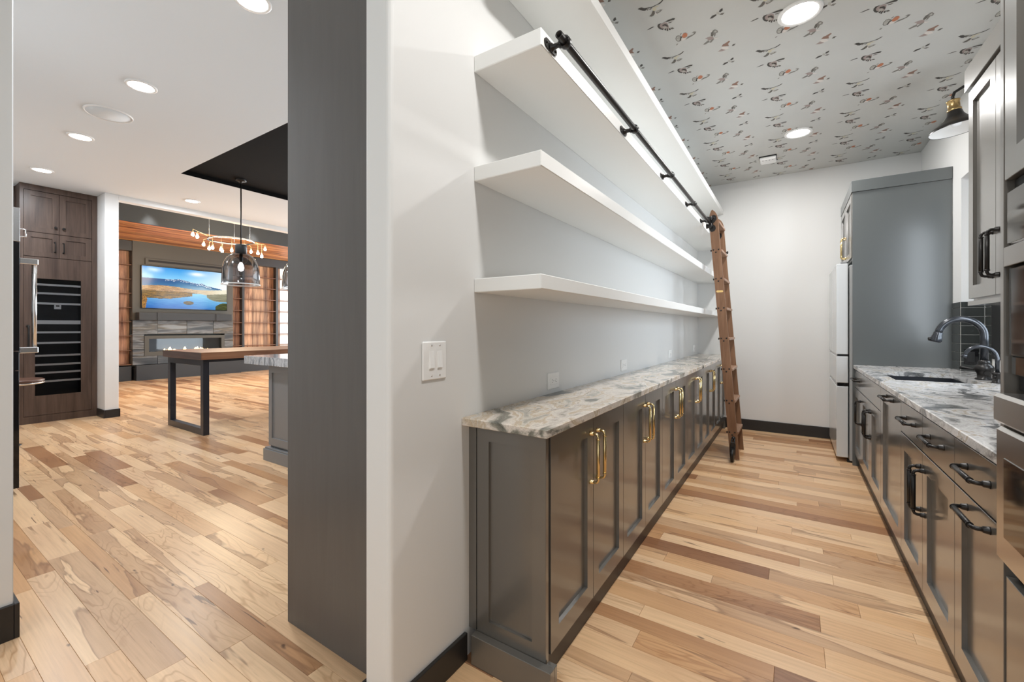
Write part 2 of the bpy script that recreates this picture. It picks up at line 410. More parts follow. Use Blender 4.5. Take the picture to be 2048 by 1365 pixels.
BIRDS = {
'A':[('k',[(-0.068,-0.041),(-0.057,-0.046),(-0.045,-0.042),(-0.035,-0.029),(-0.017,-0.022),(-0.021,-0.015),(-0.035,-0.005),(-0.047,-0.012),(-0.058,-0.028)]),('k',[(-0.017,-0.023),(-0.001,-0.015),(0.018,-0.017),(0.041,-0.020),(0.056,-0.028),(0.067,-0.037),(0.074,-0.035),(0.063,-0.023),(0.048,-0.013),(0.030,-0.015),(0.016,-0.011),(0.000,-0.009),(-0.018,-0.018)]),('g',[(-0.029,-0.012),(-0.018,-0.017),(-0.012,-0.014),(-0.024,0.002)]),('g',[(-0.017,-0.003),(-0.002,-0.010),(0.003,-0.007),(-0.006,0.004)]),('c',[(0.003,-0.004),(0.015,-0.006),(0.022,0.008),(0.019,0.023),(0.006,0.025),(0.001,0.012)]),('c',[(0.016,-0.011),(0.033,-0.007),(0.042,-0.004),(0.028,0.004),(0.018,-0.002)]),('d',[(-0.001,0.019),(0.009,0.026),(0.005,0.045),(-0.005,0.058),(-0.017,0.060),(-0.028,0.051),(-0.014,0.041)]),('g',[(0.012,0.038),(0.036,0.032),(0.049,0.039),(0.036,0.049),(0.019,0.054),(0.012,0.048)]),('w',[(0.007,0.031),(0.010,0.037),(0.012,0.057),(0.007,0.059)]),('l',[(0.019,0.032),(0.035,0.034),(0.037,0.039),(0.022,0.045),(0.015,0.040)]),],
'B':[('k',[(-0.075,0.161),(-0.056,0.154),(-0.036,0.149),(-0.027,0.155),(-0.039,0.159),(-0.061,0.163)]),('m',[(0.000,0.156),(0.032,0.149),(0.045,0.161),(0.047,0.195),(0.040,0.223),(0.019,0.214),(0.001,0.189)]),('k',[(-0.011,0.161),(-0.004,0.147),(0.017,0.146),(0.003,0.158),(0.000,0.172),(0.005,0.192),(0.017,0.205),(0.008,0.212),(-0.002,0.200),(-0.010,0.182)]),('k',[(0.016,0.166),(0.033,0.166),(0.043,0.180),(0.043,0.205),(0.034,0.190),(0.027,0.179),(0.016,0.178)]),('l',[(0.012,0.185),(0.032,0.190),(0.035,0.208),(0.020,0.208)]),('k',[(0.016,0.216),(0.025,0.205),(0.029,0.210),(0.024,0.227)]),('k',[(0.027,0.225),(0.035,0.211),(0.038,0.218),(0.034,0.238),(0.028,0.233)]),('k',[(0.040,0.229),(0.046,0.214),(0.049,0.223),(0.050,0.234),(0.045,0.238)]),('d',[(0.050,0.221),(0.062,0.220),(0.071,0.235),(0.056,0.235)]),('k',[(0.035,0.146),(0.059,0.142),(0.082,0.142),(0.093,0.149),(0.086,0.160),(0.067,0.155),(0.049,0.154)]),('d',[(0.049,0.165),(0.063,0.165),(0.077,0.168),(0.063,0.173),(0.053,0.171)]),],
'C':[('g',[(0.054,0.337),(0.063,0.316),(0.074,0.313),(0.089,0.327),(0.080,0.362),(0.073,0.378),(0.061,0.374),(0.054,0.359)]),('l',[(0.059,0.339),(0.066,0.323),(0.074,0.321),(0.083,0.330),(0.077,0.356),(0.071,0.370),(0.064,0.369),(0.058,0.356)]),('g',[(0.063,0.336),(0.080,0.342),(0.080,0.345),(0.063,0.340)]),('g',[(0.070,0.322),(0.076,0.333),(0.074,0.335)]),('r',[(0.093,0.333),(0.106,0.313),(0.118,0.313),(0.127,0.329),(0.120,0.353),(0.105,0.359),(0.094,0.350)]),('w',[(0.080,0.373),(0.090,0.350),(0.114,0.364),(0.105,0.375),(0.090,0.378)]),('k',[(0.074,0.368),(0.083,0.342),(0.094,0.330),(0.093,0.342),(0.085,0.354),(0.080,0.377)]),('g',[(0.105,0.381),(0.124,0.358),(0.152,0.356),(0.165,0.341),(0.150,0.334),(0.163,0.329),(0.175,0.338),(0.165,0.356),(0.146,0.367),(0.124,0.373)]),('g',[(0.085,0.313),(0.095,0.301),(0.097,0.307),(0.089,0.317)]),('g',[(0.044,0.404),(0.051,0.392),(0.058,0.393),(0.050,0.405)]),],
'D':[('g',[(0.189,0.491),(0.213,0.471),(0.223,0.468),(0.231,0.488),(0.219,0.491),(0.199,0.499)]),('g',[(0.227,0.492),(0.238,0.473),(0.258,0.461),(0.251,0.481),(0.234,0.500)]),('m',[(0.207,0.438),(0.225,0.432),(0.239,0.433),(0.253,0.442),(0.257,0.464),(0.238,0.471),(0.220,0.468),(0.222,0.449)]),('d',[(0.243,0.427),(0.249,0.400),(0.264,0.386),(0.263,0.418),(0.259,0.431),(0.251,0.441)]),('g',[(0.258,0.410),(0.264,0.382),(0.274,0.380),(0.287,0.400),(0.285,0.419),(0.274,0.418),(0.268,0.441),(0.259,0.451),(0.262,0.425)]),('l',[(0.266,0.401),(0.272,0.388),(0.281,0.399),(0.278,0.410),(0.268,0.408)]),('w',[(0.254,0.457),(0.283,0.473),(0.261,0.477)]),('w',[(0.245,0.385),(0.257,0.377),(0.255,0.390)]),],
'E':[('m',[(0.257,0.620),(0.274,0.609),(0.282,0.597),(0.304,0.630),(0.281,0.631)]),('w',[(0.277,0.595),(0.292,0.582),(0.315,0.597),(0.326,0.622),(0.300,0.624)]),('b',[(0.285,0.577),(0.296,0.558),(0.309,0.555),(0.331,0.541),(0.338,0.550),(0.323,0.571),(0.326,0.596),(0.307,0.588)]),('d',[(0.340,0.607),(0.350,0.591),(0.365,0.594),(0.354,0.611)]),],
'G':[('k',[(0.262,0.265),(0.277,0.246),(0.301,0.245),(0.298,0.258),(0.275,0.270)]),('l',[(0.300,0.247),(0.304,0.226),(0.314,0.233),(0.318,0.263)]),('k',[(0.314,0.232),(0.323,0.218),(0.336,0.212),(0.335,0.233),(0.322,0.241)]),('g',[(0.314,0.262),(0.324,0.251),(0.341,0.258),(0.329,0.272)]),],
}
# ================================================================== SETTING
CP, CK, CL = 3.06, 3.12, 3.78       # ceilings: pantry, kitchen, living room
XW0, XW1 = -1.16, -1.04             # partition wall
# ---- floor: one sub-floor, boards laid on it along X
fl = bpy.data.objects.new('floor', None); bpy.data.objects.remove(fl)
floor = struct('floor', B((-13.6, 1.6, -1.7, 9.6, -0.10, -0.013)), 'sub_floor')
cth, sth = math.cos(YAW), math.sin(YAW)
def pixel(X, Y, Z=0.0):
    d = -sth * X + cth * Y
    if d < 0.25: return None
    return (1024 + 859.5 * (cth * X + sth * Y) / d, 656 - 859.5 * (Z - H) / d, d)
# rows whose seams and brown boards can be read off the photograph
rows = []
y = 2.171
for wdt in (0.122, 0.075, 0.112, 0.122, 0.10, 0.10, 0.124, 0.072, 0.10, 0.122, 0.075, 0.10, 0.122, 0.10, 0.075): rows.append((y, wdt)); y += wdt
rr_ = random.Random(11)
while y < 9.5: wdt = rr_.choice((0.075, 0.10, 0.125)); rows.append((y, wdt)); y += wdt
y = 2.171
for wdt in (0.10, 0.122, 0.09, 0.084, 0.11, 0.122, 0.075, 0.10, 0.122, 0.10, 0.075, 0.12, 0.062, 0.125): y -= wdt; rows.append((y, wdt))
while y > -1.6: wdt = rr_.choice((0.075, 0.10, 0.125)); y -= wdt; rows.append((y, wdt))
rows.sort()
fixed = {2.171: [(-0.75, 0.095, 0.74), (0.095, 1.4, 0.30)], 2.480: [(-1.30, -0.103, 0.93), (-0.103, 1.0, 0.10)],
         1.775: [(-0.90, -0.058, 0.70), (-0.058, 1.2, 0.92)]}
tones = [0.02, 0.06, 0.1, 0.14, 0.2, 0.08, 0.25, 0.3, 0.36, 0.15, 0.4, 0.05, 0.5, 0.58, 0.68, 0.8, 0.12, 0.22, 0.04, 0.1, 0.3]
boards = []
for y0, wdt in rows:
    fx = None
    for k_, v_ in fixed.items():
        if abs(k_ - y0) < 0.004: fx = v_
    segs = []
    if fx:
        a_, b_ = fx[0][0], fx[-1][1]; segs += list(fx)
    else:
        a_ = b_ = -1.0 + rr_.uniform(-0.6, 0.6)
    x = b_
    while x < 1.5: L_ = rr_.choice((0.5, 0.75, 0.95, 1.25, 1.6)) * rr_.uniform(.85, 1.15); segs.append((x, min(x + L_, 1.5), rr_.choice(tones))); x += L_
    x = a_
    while x > -13.5: L_ = rr_.choice((0.5, 0.75, 0.95, 1.25, 1.6)) * rr_.uniform(.85, 1.15); segs.append((max(x - L_, -13.5), x, rr_.choice(tones))); x -= L_
    for s in segs: boards.append((s[0], s[1], y0, y0 + wdt, s[2], rr_.random(), rr_.random()))
def score(b):
    xc, yc = (b[0] + b[1]) / 2, (b[2] + b[3]) / 2
    best = 0
    for xx in (b[0], xc, b[1]):
        p = pixel(xx, yc)
        if not p: continue
        px_, py_, d = p
        if not (0 < px_ < 2048 and py_ < 1400): continue
        ok = (-1.0 < xx < 0.47 and yc < 6.0 and px_ > 900) or (xx < -1.2 and 28 < px_ < 590 and (yc > 0.3 or xx > -2.7))
        if ok: best = max(best, (b[1] - b[0]) * (b[3] - b[2]) / d ** 3)
    return best
boards.sort(key=score, reverse=True)
def board_bm(bm, b, lay):
    x0, x1, y0, y1, tone, off, hs = b
    g = 0.0004; e = 0.0007
    def R(x0, x1, y0, y1, z): return [bm.verts.new(p) for p in ((x0, y0, z), (x1, y0, z), (x1, y1, z), (x0, y1, z))]
    r0 = R(x0 + g, x1 - g, y0 + g, y1 - g, -0.013); r1 = R(x0 + g, x1 - g, y0 + g, y1 - g, -e); r2 = R(x0 + g + e, x1 - g - e, y0 + g + e, y1 - g - e, 0)
    for a, c in ((r0, r1), (r1, r2)):
        for i in range(4): bm.faces.new([a[i], a[(i + 1) % 4], c[(i + 1) % 4], c[i]])
    bm.faces.new(r2)
    for v in r0 + r1 + r2: v[lay] = (tone, off, hs, 1)
def board_obj(name, bs):
    bm = bmesh.new(); lay = bm.verts.layers.float_color.new('tone')
    for b in bs: board_bm(bm, b, lay)
    me = bpy.data.meshes.new(name); bm.to_mesh(me); bm.free(); me.materials.append(M['hickory'])
    o = bpy.data.objects.new(name, me); C.objects.link(o); o.parent = floor
    return o
for b in boards[:298]: board_obj('plank', [b])
o = board_obj('far_planks', boards[298:]); o['kind'] = 'stuff'

# ---- pantry ceiling with printed birds
ceil = struct('ceiling', B((-1.10, 1.40, -1.6, 6.10, CP, CP + 0.1)), 'wallpaper')
ink = dict(k=(.060, .055, .048), d=(.13, .12, .105), g=(.22, .21, .19), c=(.60, .56, .42), l=(.46, .45, .41), w=(.70, .66, .62), m=(.36, .29, .27), r=(.50, .19, .10), b=(.27, .16, .12))
bm = bmesh.new(); lay = bm.verts.layers.float_color.new('col')
for i in range(-1, 5):
    for j in range(-5, 9):
        ox = -0.671 + 0.5315 * i; oy = 2.473 + 0.5295 * j + 0.2625 * i
        for key, polys in BIRDS.items():
            for n_, (c_, pts) in enumerate(polys):
                P_ = [(ox + a_, oy + b_) for a_, b_ in pts]
                if min(p[0] for p in P_) < -1.03 or max(p[0] for p in P_) > 1.08 or max(p[1] for p in P_) > 5.99 or min(p[1] for p in P_) < 0: continue
                vs_ = [bm.verts.new((p[0], p[1], CP - 0.0004 - 0.00012 * n_)) for p in P_]
                for v in vs_: v[lay] = (*ink[c_], 1)
                try: bm.faces.new(vs_)
                except ValueError: pass
o = obj('bird_print', bm, 'bird_ink', ceil, norm=False); o['kind'] = 'stuff'

# ---- kitchen ceiling with the black tray
TX0, TX1, TY0, TY1 = -6.21, -2.4, 2.157, 5.4
k = struct('ceiling', B((-8.95, -8.10, -0.6, 1.885, CK, CK + .1), (-8.10, TX0, -0.6, 9.6, CK, CK + .1), (TX1, -1.10, -1.7, 9.6, CK, CK + .1), (TX0, TX1, -1.7, TY0, CK, CK + .1), (TX0, TX1, TY1, 9.6, CK, CK + .1), (-8.10, TX0, -1.7, -0.6, CK, CK + .1)), 'paint_ceiling')
k['label'] = 'white kitchen ceiling'
struct('trim_1', B((TX0 - .0, TX1, TY0, TY1, CK + .055, CK + .09), (TX0 - .002, TX0 + .004, TY0, TY1, CK + .001, CK + .055), (TX0, TX1, TY0 - .002, TY0 + .004, CK + .001, CK + .055), (TX1 - .004, TX1, TY0, TY1, CK + .001, CK + .055), (TX0, TX1, TY1 - .004, TY1, CK + .001, CK + .055)), 'tray_black')['label'] = 'black tray panel in the kitchen ceiling'
struct('ceiling', B((-13.6, -8.07, -0.6, 9.6, CL, CL + .1)), 'paint_ceiling')

# ---- partition between kitchen and pantry, bull-nosed end
bm = bmesh.new()
rb = 0.018
poly = [(XW1, 6.003), (XW1, 0.90 + rb)] + arc((XW1 - rb, 0.90 + rb), rb, 0, -PI / 2, 6)[1:] + arc((XW0 + rb, 0.90 + rb), rb, -PI / 2, -PI, 6) + [(XW0, 6.003)]
prism(bm, poly, lambda a, b, d: (a, b, d), 0.0, CK)
for f in bm.faces:
    if abs(f.normal.z) < 0.5: f.smooth = False
struct('wall_left', bm, 'paint_wall')
struct('wall_back', B((XW1 - .12, 1.40, 6.003, 6.12, 0, CP)), 'paint_wall')
struct('wall_front', B((-8.2, 1.40, -1.72, -1.60, 0, CK)), 'paint_wall')
# right wall: alcove with the window over the sink
AY0, AY1, AZ = 3.12, 4.74, 2.42
wr = struct('wall_right', B((1.10, 1.36, -1.6, AY0, 0, CP), (1.10, 1.36, AY1, 6.003, 0, CP), (1.10, 1.36, AY0, AY1, AZ, CP), (1.10, 1.36, AY0, AY1, 0, 0.883),
                            (1.235, 1.36, AY0, AY1, 0.883, 1.02), (1.235, 1.36, AY0, 3.20, 1.02, AZ), (1.235, 1.36, 4.60, AY1, 1.02, AZ), (1.235, 1.36, 3.20, 4.60, 2.36, AZ)), 'paint_wall')
obj('stone_sill', B((1.101, 1.234, AY0 + .001, AY1 - .001, 0.8835, 0.914)), 'granite_right', wr)
wn = struct('window_1', B((1.225, 1.30, 3.20, 4.60, 1.02, 1.065), (1.225, 1.30, 3.20, 4.60, 2.315, 2.36), (1.225, 1.30, 3.20, 3.245, 1.065, 2.315), (1.225, 1.30, 4.40, 4.60, 1.065, 2.315), (1.235, 1.29, 3.84, 3.88, 1.065, 2.315), bev=0.003), 'black_matte')
obj('pane', B((1.262, 1.266, 3.245, 3.84, 1.065, 2.315)), 'glass_clear', wn); obj('pane', B((1.262, 1.266, 3.88, 4.40, 1.065, 2.315)), 'glass_clear', wn)
# dark tiles: every tile its own piece
def tile_run(parent, f, u0, u1, v0, v1, n_u, hgt=0.0705, gap=0.0035, grout=True):
    bm = bmesh.new(); slab(bm, f, u0, u1, v0, v1, t=0.004); obj('grout', bm, 'grout', parent)
    v = v0 + 0.002; r_ = 0
    while v < v1 - 0.02:
        du = (u1 - u0) / n_u
        for i in range(n_u):
            bm = bmesh.new(); slab(bm, f, u0 + i * du + gap / 2, u0 + (i + 1) * du - gap / 2, v, min(v + hgt - gap, v1), t=0.0085, e=0.002)
            obj('tile', bm, 'tile_black', parent)
        v += hgt; r_ += 1
tile_run(wr, lambda u, v, w: (1.10 - w, u, v), 4.74, 4.949, 0.914, 1.452, 1)
tile_run(wr, lambda u, v, w: (u, 4.74 - w, v), 1.095, 1.226, 0.914, 1.452, 1)
tile_run(wr, lambda u, v, w: (1.235 - w, u, v), 4.605, 4.73, 0.914, 1.452, 1)
bm = bmesh.new()
for r_ in range(6):
    for i in range(5):
        slab(bm, PX(1.10, -1), 1.665 + i * .291, 1.953 + i * .291, .916 + r_ * .0765, .988 + r_ * .0765, t=.008)
obj('backsplash', bm, 'tile_black', wr)['kind'] = 'stuff'

# ---- kitchen and living-room walls
struct('wall_near_left', B((-4.3, -2.63, -1.6, 0.349, 0, CK), bev=0.004), 'paint_wall')
struct('wall_kitchen', B((-8.4, -4.3, -0.12, -0.02, 0, CK)), 'paint_wall')
struct('wall_pantry_side', B((-8.95, -8.85, -0.6, 1.95, 0, CK)), 'paint_wall')
struct('wall_pier', B((-8.85, -7.95, 1.885, 2.032, 0, CK), bev=0.003), 'paint_wall')
struct('wall_header', B((-8.09, -7.95, 2.032, 9.6, 3.05, CL)), 'paint_wall')
struct('wall_living_left', B((-13.6, -8.85, 1.70, 1.885, 0, CL)), 'paint_wall')
struct('wall_living_far', B((-13.6, -13.42, 1.885, 9.6, 0, CL)), 'paint_wall')
struct('wall_garden', B((-13.6, -1.04, 9.45, 9.6, 0, CL)), 'paint_wall')
struct('wall_upper', B((-8.95, -7.95, -0.6, 1.885, CK + .1, CL)), 'paint_wall')
# baseboards
struct('baseboard_back', B((-0.705, 0.42, 5.988, 6.003, 0, 0.127), bev=0.003), 'dark_board')
struct('baseboard_left', B((XW1, XW1 + .015, 0.885, 1.262, 0, 0.102), (XW0 - .012, XW1 + .015, 0.885, 0.90, 0, 0.102), (XW0 - .012, XW0, 0.90, 1.006, 0, 0.102), bev=0.002), 'dark_board')
struct('baseboard_near_left', B((-2.63, -2.615, -1.6, 0.349, 0, 0.14), (-2.75, -2.615, 0.349, 0.364, 0, 0.14), bev=0.002), 'dark_board')
struct('baseboard_pier', B((-7.95, -7.935, 1.885, 2.045, 0, 0.112), (-8.26, -7.935, 1.872, 1.885, 0, 0.112), (-7.99, -7.935, 2.032, 2.045, 0, 0.112), bev=0.002), 'dark_board')

# ================================================================== LIGHTS IN THE CEILINGS
def downlight(x, y, z, label, power, r=0.085, kind='cone', col=(1.0, 0.985, 0.965)):
    t_ = thing('ceiling_light', label, 'light', (x, y, z), 'round recessed ceiling lights')
    bm = bmesh.new(); lathe(bm, [(r * .93, -.004), (r * .95, -.009), (r * 1.14, -.009), (r * 1.17, -.005), (r * 1.17, 0.0)], (x, y, z), cap=False); obj('trim_ring', bm, 'plastic_white', t_)
    bm = bmesh.new(); lathe(bm, [(0, -.006), (r * .93, -.006), (r * .93, -.002), (0, -.002)], (x, y, z), cap=False); obj('lens', bm, 'lens', t_)
    area('downlight_lamp', (x, y, z - 0.013), r * 1.9, power, (0, 0, 0), col)
PW = 26.5
downlight(0.032, 2.965, CP, 'bright recessed light nearest in the bird-print ceiling', PW, 0.095)
downlight(0.038, 4.79, CP, 'recessed light in bird-print ceiling beside the smoke alarm', PW, 0.095)
downlight(0.032, 1.14, CP, 'recessed pantry light overhead, above the near end of the shelves', PW, 0.095)
KW = 22
for x, y, lb in ((-2.583, 1.24, 'recessed kitchen light cut off by the top of the photo, beside the dark column'), (-4.216, 1.21, 'recessed kitchen light between dark column and round speaker'),
                 (-5.828, 1.205, 'recessed kitchen light just beyond the round ceiling speaker'), (-7.44, 1.21, 'recessed kitchen light in front of the wine cabinet'),
                 (-7.408, 2.715, 'recessed kitchen light between black tray and white header')):
    downlight(x, y, CK, lb, KW, 0.085, col=(0.88, 0.94, 1.0))
t_ = thing('ceiling_speaker', 'flat round white speaker grille set in the kitchen ceiling', 'speaker', (-5.005, 1.213, CK))
bm = bmesh.new(); lathe(bm, [(.150, -.004), (.152, -.009), (.160, -.009), (.163, -.004), (.163, 0)], (-5.005, 1.213, CK), n=40, cap=False); obj('rim', bm, 'plastic_white', t_)
bm = bmesh.new(); lathe(bm, [(0, -.006), (.150, -.006), (.150, -.001), (0, -.001)], (-5.005, 1.213, CK), n=40, cap=False); obj('grille', bm, 'paint_ceiling', t_)
# living-room downlights that wash the dark soffit face
for y in (3.18, 5.12, 7.0):
    l = bpy.data.lights.new('soffit_washer', 'SPOT'); l.energy = 220; l.spot_size = 1.0; l.spot_blend = 0.9; l.shadow_soft_size = 0.03; l.color = (1, .96, .9)
    o = bpy.data.objects.new('soffit_washer', l); C.objects.link(o); o.location = (-10.50, y, CL - .03)
# smoke alarm
t_ = thing('smoke_alarm', 'small white square smoke alarm on the bird-print ceiling', 'smoke alarm', (-0.225, 5.33, CP))
bm = B((-0.30, -0.15, 5.25, 5.41, CP - .038, CP - .004), bev=.010); obj('case', bm, 'plastic_white', t_)
obj('mounting_plate', B((-0.305, -0.145, 5.245, 5.415, CP - .006, CP)), 'black_matte', t_)
bm = bmesh.new()
for i in range(4): lathe(bm, [(0, -.0405), (.006, -.040), (.006, -.037)], (-.27 + i * .03, 5.28, CP), n=10, cap=False)
obj('sensor_hole', bm, 'plastic_grey', t_)
# ================================================================== SHELF WALL (left side of the pantry)
SY0 = 1.319
for z0, z1, lb in ((1.388, 1.441, 'lowest of the four thick white floating shelves, just above the outlets'),
                   (1.821, 1.878, 'second of the thick white floating shelves from the bottom'),
                   (2.246, 2.309, 'third thick white floating shelf, the one carrying the black ladder rail'),
                   (2.680, 2.742, 'topmost thick white floating shelf near the bird-print ceiling')):
    tag(obj('floating_shelf', B((XW1, -0.741, SY0, 6.003, z0, z1), bev=0.0025), 'paint_white', org=(-0.89, 3.66, z0)), lb, 'shelf', 'white floating shelves')
# base cabinets: six units of two doors
t0 = thing('end_cabinet_panel', 'dark grey-green shaker end panel closing the near end of the shelf-wall cabinets', 'cabinet end', (-0.85, 1.283, 0))
bm = bmesh.new(); shaker(bm, PY(1.303), -0.998, -0.703, 0.105, 0.883, t=0.02, st=0.055, d=0.010); obj('panel', bm, 'cabinet_paint', t0)
obj('scribe', B((-1.04, -1.005, 1.288, 1.303, 0.105, 0.883)), 'cabinet_paint', t0)
obj('body', B((-1.02, -0.7255, 1.303, 1.322, 0.0, 0.883)), 'cabinet_paint', t0)
obj('plinth', B((-1.0, -0.668, 1.250, 1.282, 0, 0.110), (-0.70, -0.668, 1.282, 1.300, 0, 0.110), bev=0.0015), 'cabinet_paint', t0)
U = 0.762
ordn = ['nearest', 'second', 'third', 'fourth', 'fifth', 'last']
for k in range(6):
    a = 1.323 + U * k; b = a + U; f = PX(-0.725, 1)
    lb = {0: 'nearest dark base cabinet with brass pulls under the shelves', 5: 'farthest dark base cabinet with brass pulls, beyond the ladder'}.get(k, 'dark base cabinet with brass pulls, %s from the near end of the shelf wall' % ordn[k])
    t_ = thing('base_cabinet', lb, 'cabinet', (-0.88, (a + b) / 2, 0), 'shelf-wall base cabinets with brass pulls')
    obj('body', B((-1.035, -0.7255, a + .0005, b - .0005, 0.105, 0.883)), 'cabinet_paint', t_)
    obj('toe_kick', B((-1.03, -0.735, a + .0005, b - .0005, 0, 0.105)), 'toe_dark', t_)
    for s in (0, 1):
        u0 = a + .0015 + s * U / 2; u1 = u0 + U / 2 - .003
        bm = bmesh.new(); shaker(bm, f, u0, u1, 0.112, 0.872, t=0.02, st=0.060, d=0.014, rail=0.072); d_ = obj('door', bm, 'cabinet_paint', t_)
        hy = (a + U / 2 - 0.036) if s == 0 else (a + U / 2 + 0.036)
        bm = bmesh.new(); pull(bm, PX(-0.705, 1), (hy, 0.812), (hy, 0.612)); obj('handle', bm, 'brass', d_)
tag(obj('filler', B((-1.035, -0.706, 1.323 + 6 * U, 6.002, 0, 0.883)), 'cabinet_paint', org=(-.87, 5.95, 0)), 'narrow dark filler strip between last shelf-wall cabinet and far wall', 'filler')
bm = B((XW1 + .001, -0.676, 1.243, 6.002, 0.8835, 0.914), bev=0.003)
tag(obj('countertop', bm, 'granite_left', org=(-.86, 3.6, .884)), 'long swirled cream and olive granite countertop under the white shelves', 'countertop')
# outlets and switch
def outlet(yc, zc, lb):
    t_ = thing('wall_outlet', lb, 'outlet', (XW1, yc, zc), 'white outlets above the shelf-wall counter')
    bm = B((XW1, XW1 + .006, yc - .062, yc + .062, zc - .042, zc + .042), bev=.003); obj('plate', bm, 'plastic_white', t_)
    bm = B((XW1 + .005, XW1 + .0085, yc - .036, yc + .036, zc - .019, zc + .019), bev=.001); r_ = obj('receptacle', bm, 'plastic_white', t_)
    bm = bmesh.new()
    for s in (-1, 1):
        for q in (-.006, .006): box(bm, XW1 + .008, XW1 + .0090, yc + s * .020 - .005, yc + s * .020 + .005, zc + q - .0012, zc + q + .0012)
        lathe(bm, [(0, .0092), (.0022, .0092), (.0022, .008)], (XW1, yc + s * .020 - s * .011, zc), (1, 0, 0), n=8, cap=False)
    obj('slots', bm, 'plastic_grey', r_)
outlet(1.975, 0.977, 'nearest white double outlet above the granite counter')
outlet(3.08, 0.977, 'second white outlet along the shelf wall, halfway to the ladder')
outlet(4.49, 0.985, 'third white outlet along the shelf wall')
outlet(5.73, 0.99, 'last white outlet in the far corner above the granite')
t_ = thing('light_switch', 'white double rocker light switch on the pale wall beside the shelves', 'switch', (XW1, 1.094, 1.137))
obj('plate', B((XW1, XW1 + .007, 1.036, 1.153, 1.071, 1.203), bev=.0035), 'plastic_white', t_)
for yc in (1.078, 1.118):
    bm = bmesh.new()
    fr = [(yc - .0125, 1.109), (yc + .0125, 1.109), (yc + .0125, 1.172), (yc - .0125, 1.172)]
    v_ = [bm.verts.new(p) for p in ((XW1 + .004, yc - .0115, 1.110), (XW1 + .004, yc + .0115, 1.110), (XW1 + .004, yc + .0115, 1.171), (XW1 + .004, yc - .0115, 1.171),
                                    (XW1 + .0125, yc - .0105, 1.1125), (XW1 + .0125, yc + .0105, 1.1125), (XW1 + .0078, yc + .0105, 1.170), (XW1 + .0078, yc - .0105, 1.170))]
    for q in ((0, 1, 2, 3), (4, 5, 6, 7), (0, 1, 5, 4), (1, 2, 6, 5), (2, 3, 7, 6), (3, 0, 4, 7)): bm.faces.new([v_[i] for i in q])
    r_ = obj('rocker', bm, 'plastic_white', t_)
    bm = bmesh.new(); box(bm, XW1 + .0065, XW1 + .0074, yc - .0135, yc + .0135, 1.1075, 1.1742); obj('rocker_frame', bm, 'plastic_grey' if False else 'cup_white', t_)
    for zc in (1.085, 1.189):
        bm = bmesh.new(); lathe(bm, [(.0032, .006), (.003, .0078), (0, .0082)], (XW1, yc, zc), (1, 0, 0), n=10, cap=False); obj('screw', bm, 'steel', t_)

# ---- rail and ladder
RX, RZ = -0.680, 2.268
t_ = thing('ladder_rail', 'black tubular library-ladder rail along the front of the third shelf', 'rail', (RX, 1.33, RZ))
bm = bmesh.new()
n = 14
tube(bm, [(RX, 1.335, RZ), (RX, 5.42, RZ)], 0.0135, n, caps=False)
lathe(bm, [(.0135, 0), (.0105, 0), (.0105, .04)], (RX, 1.335, RZ), (0, 1, 0), n=n, cap=False)
obj('tube', bm, 'black_metal', t_)
bm = bmesh.new(); lathe(bm, [(.0104, .035), (0, .035)], (RX, 1.335, RZ), (0, 1, 0), n=14, cap=False); obj('tube_bore', bm, 'black_matte', t_)
for y in (1.385, 2.185, 2.975, 3.765, 4.43, 5.36):
    bm = bmesh.new()
    prism(bm, arc((y - .030, RZ + .004), .016, PI / 2, 3 * PI / 2, 6) + arc((y + .030, RZ + .004), .016, -PI / 2, PI / 2, 6), lambda a, b, d: (d, a, b), -0.741, -0.736)
    lathe(bm, [(.016, 0), (.016, .006), (.010, .012), (.009, .030), (.014, .036), (.014, .046)], (-0.737, y, RZ), (1, 0, 0), n=12)
    lathe(bm, [(.019, -.013), (.021, -.010), (.021, .010), (.019, .013)], (RX, y, RZ), (0, 1, 0), n=14, cap=False)
    for s in (-1, 1): lathe(bm, [(.006, 0), (.006, .003), (0, .005)], (-0.736, y + s * .033, RZ + .004), (1, 0, 0), n=8, cap=False)
    obj('bracket', bm, 'black_metal', t_)

t_ = thing('library_ladder', 'brown wooden rolling library ladder leaning on the shelf rail', 'ladder', (-0.46, 4.79, 0))
def sx(z): return -0.424 - 0.0800 * z       # aisle-side edge of a stringer at height z
SW = 0.078
LY = ((4.548, 4.572), (4.972, 4.996))
for i, (ya, yb) in enumerate(LY):
    bm = bmesh.new(); topz = 2.395
    poly = [(sx(0) - SW, 0.002), (sx(0), 0.002)] if i == 1 else [(sx(0) - SW, 0.010), (sx(0), 0.010)]
    poly += [(sx(2.31), 2.31), (sx(2.35) - .006, 2.345), (sx(2.38) - .018, 2.372), (sx(topz) - .040, topz), (sx(2.38) - .052, 2.388), (sx(2.35) - .066, 2.36), (sx(2.31) - SW, 2.31)]
    prism(bm, poly, lambda a, b, d: (a, d, b), ya, yb)
    obj('stringer', bm, 'wood_ladder', t_)
for zt in (0.264, 0.562, 0.862, 1.154, 1.445, 1.729, 2.009, 2.285):
    bm = bmesh.new(); box(bm, sx(zt) - SW + .004, sx(zt) + .012, LY[0][1] - .001, LY[1][0] + .001, zt - .024, zt, bev=.003); r_ = obj('rung', bm, 'wood_tread', t_)
    if zt < 2.2:
        bm = bmesh.new()
        for du, dz in ((-.062, -.006), (-.016, -.004), (-.040, -.030)):
            lathe(bm, [(.0075, 0), (.0065, .003), (0, .0055)], (sx(zt) + du, LY[0][0], zt + dz), (0, -1, 0), n=10, cap=False)
        for s, yy in ((-1, LY[0][0] + .012),):
            lathe(bm, [(.006, 0), (.010, .004), (.010, .010), (0, .013)], (sx(zt) - SW, yy, zt - .010), (-1, 0, 0), n=10, cap=False)
        obj('bolt', bm, 'black_metal', t_)
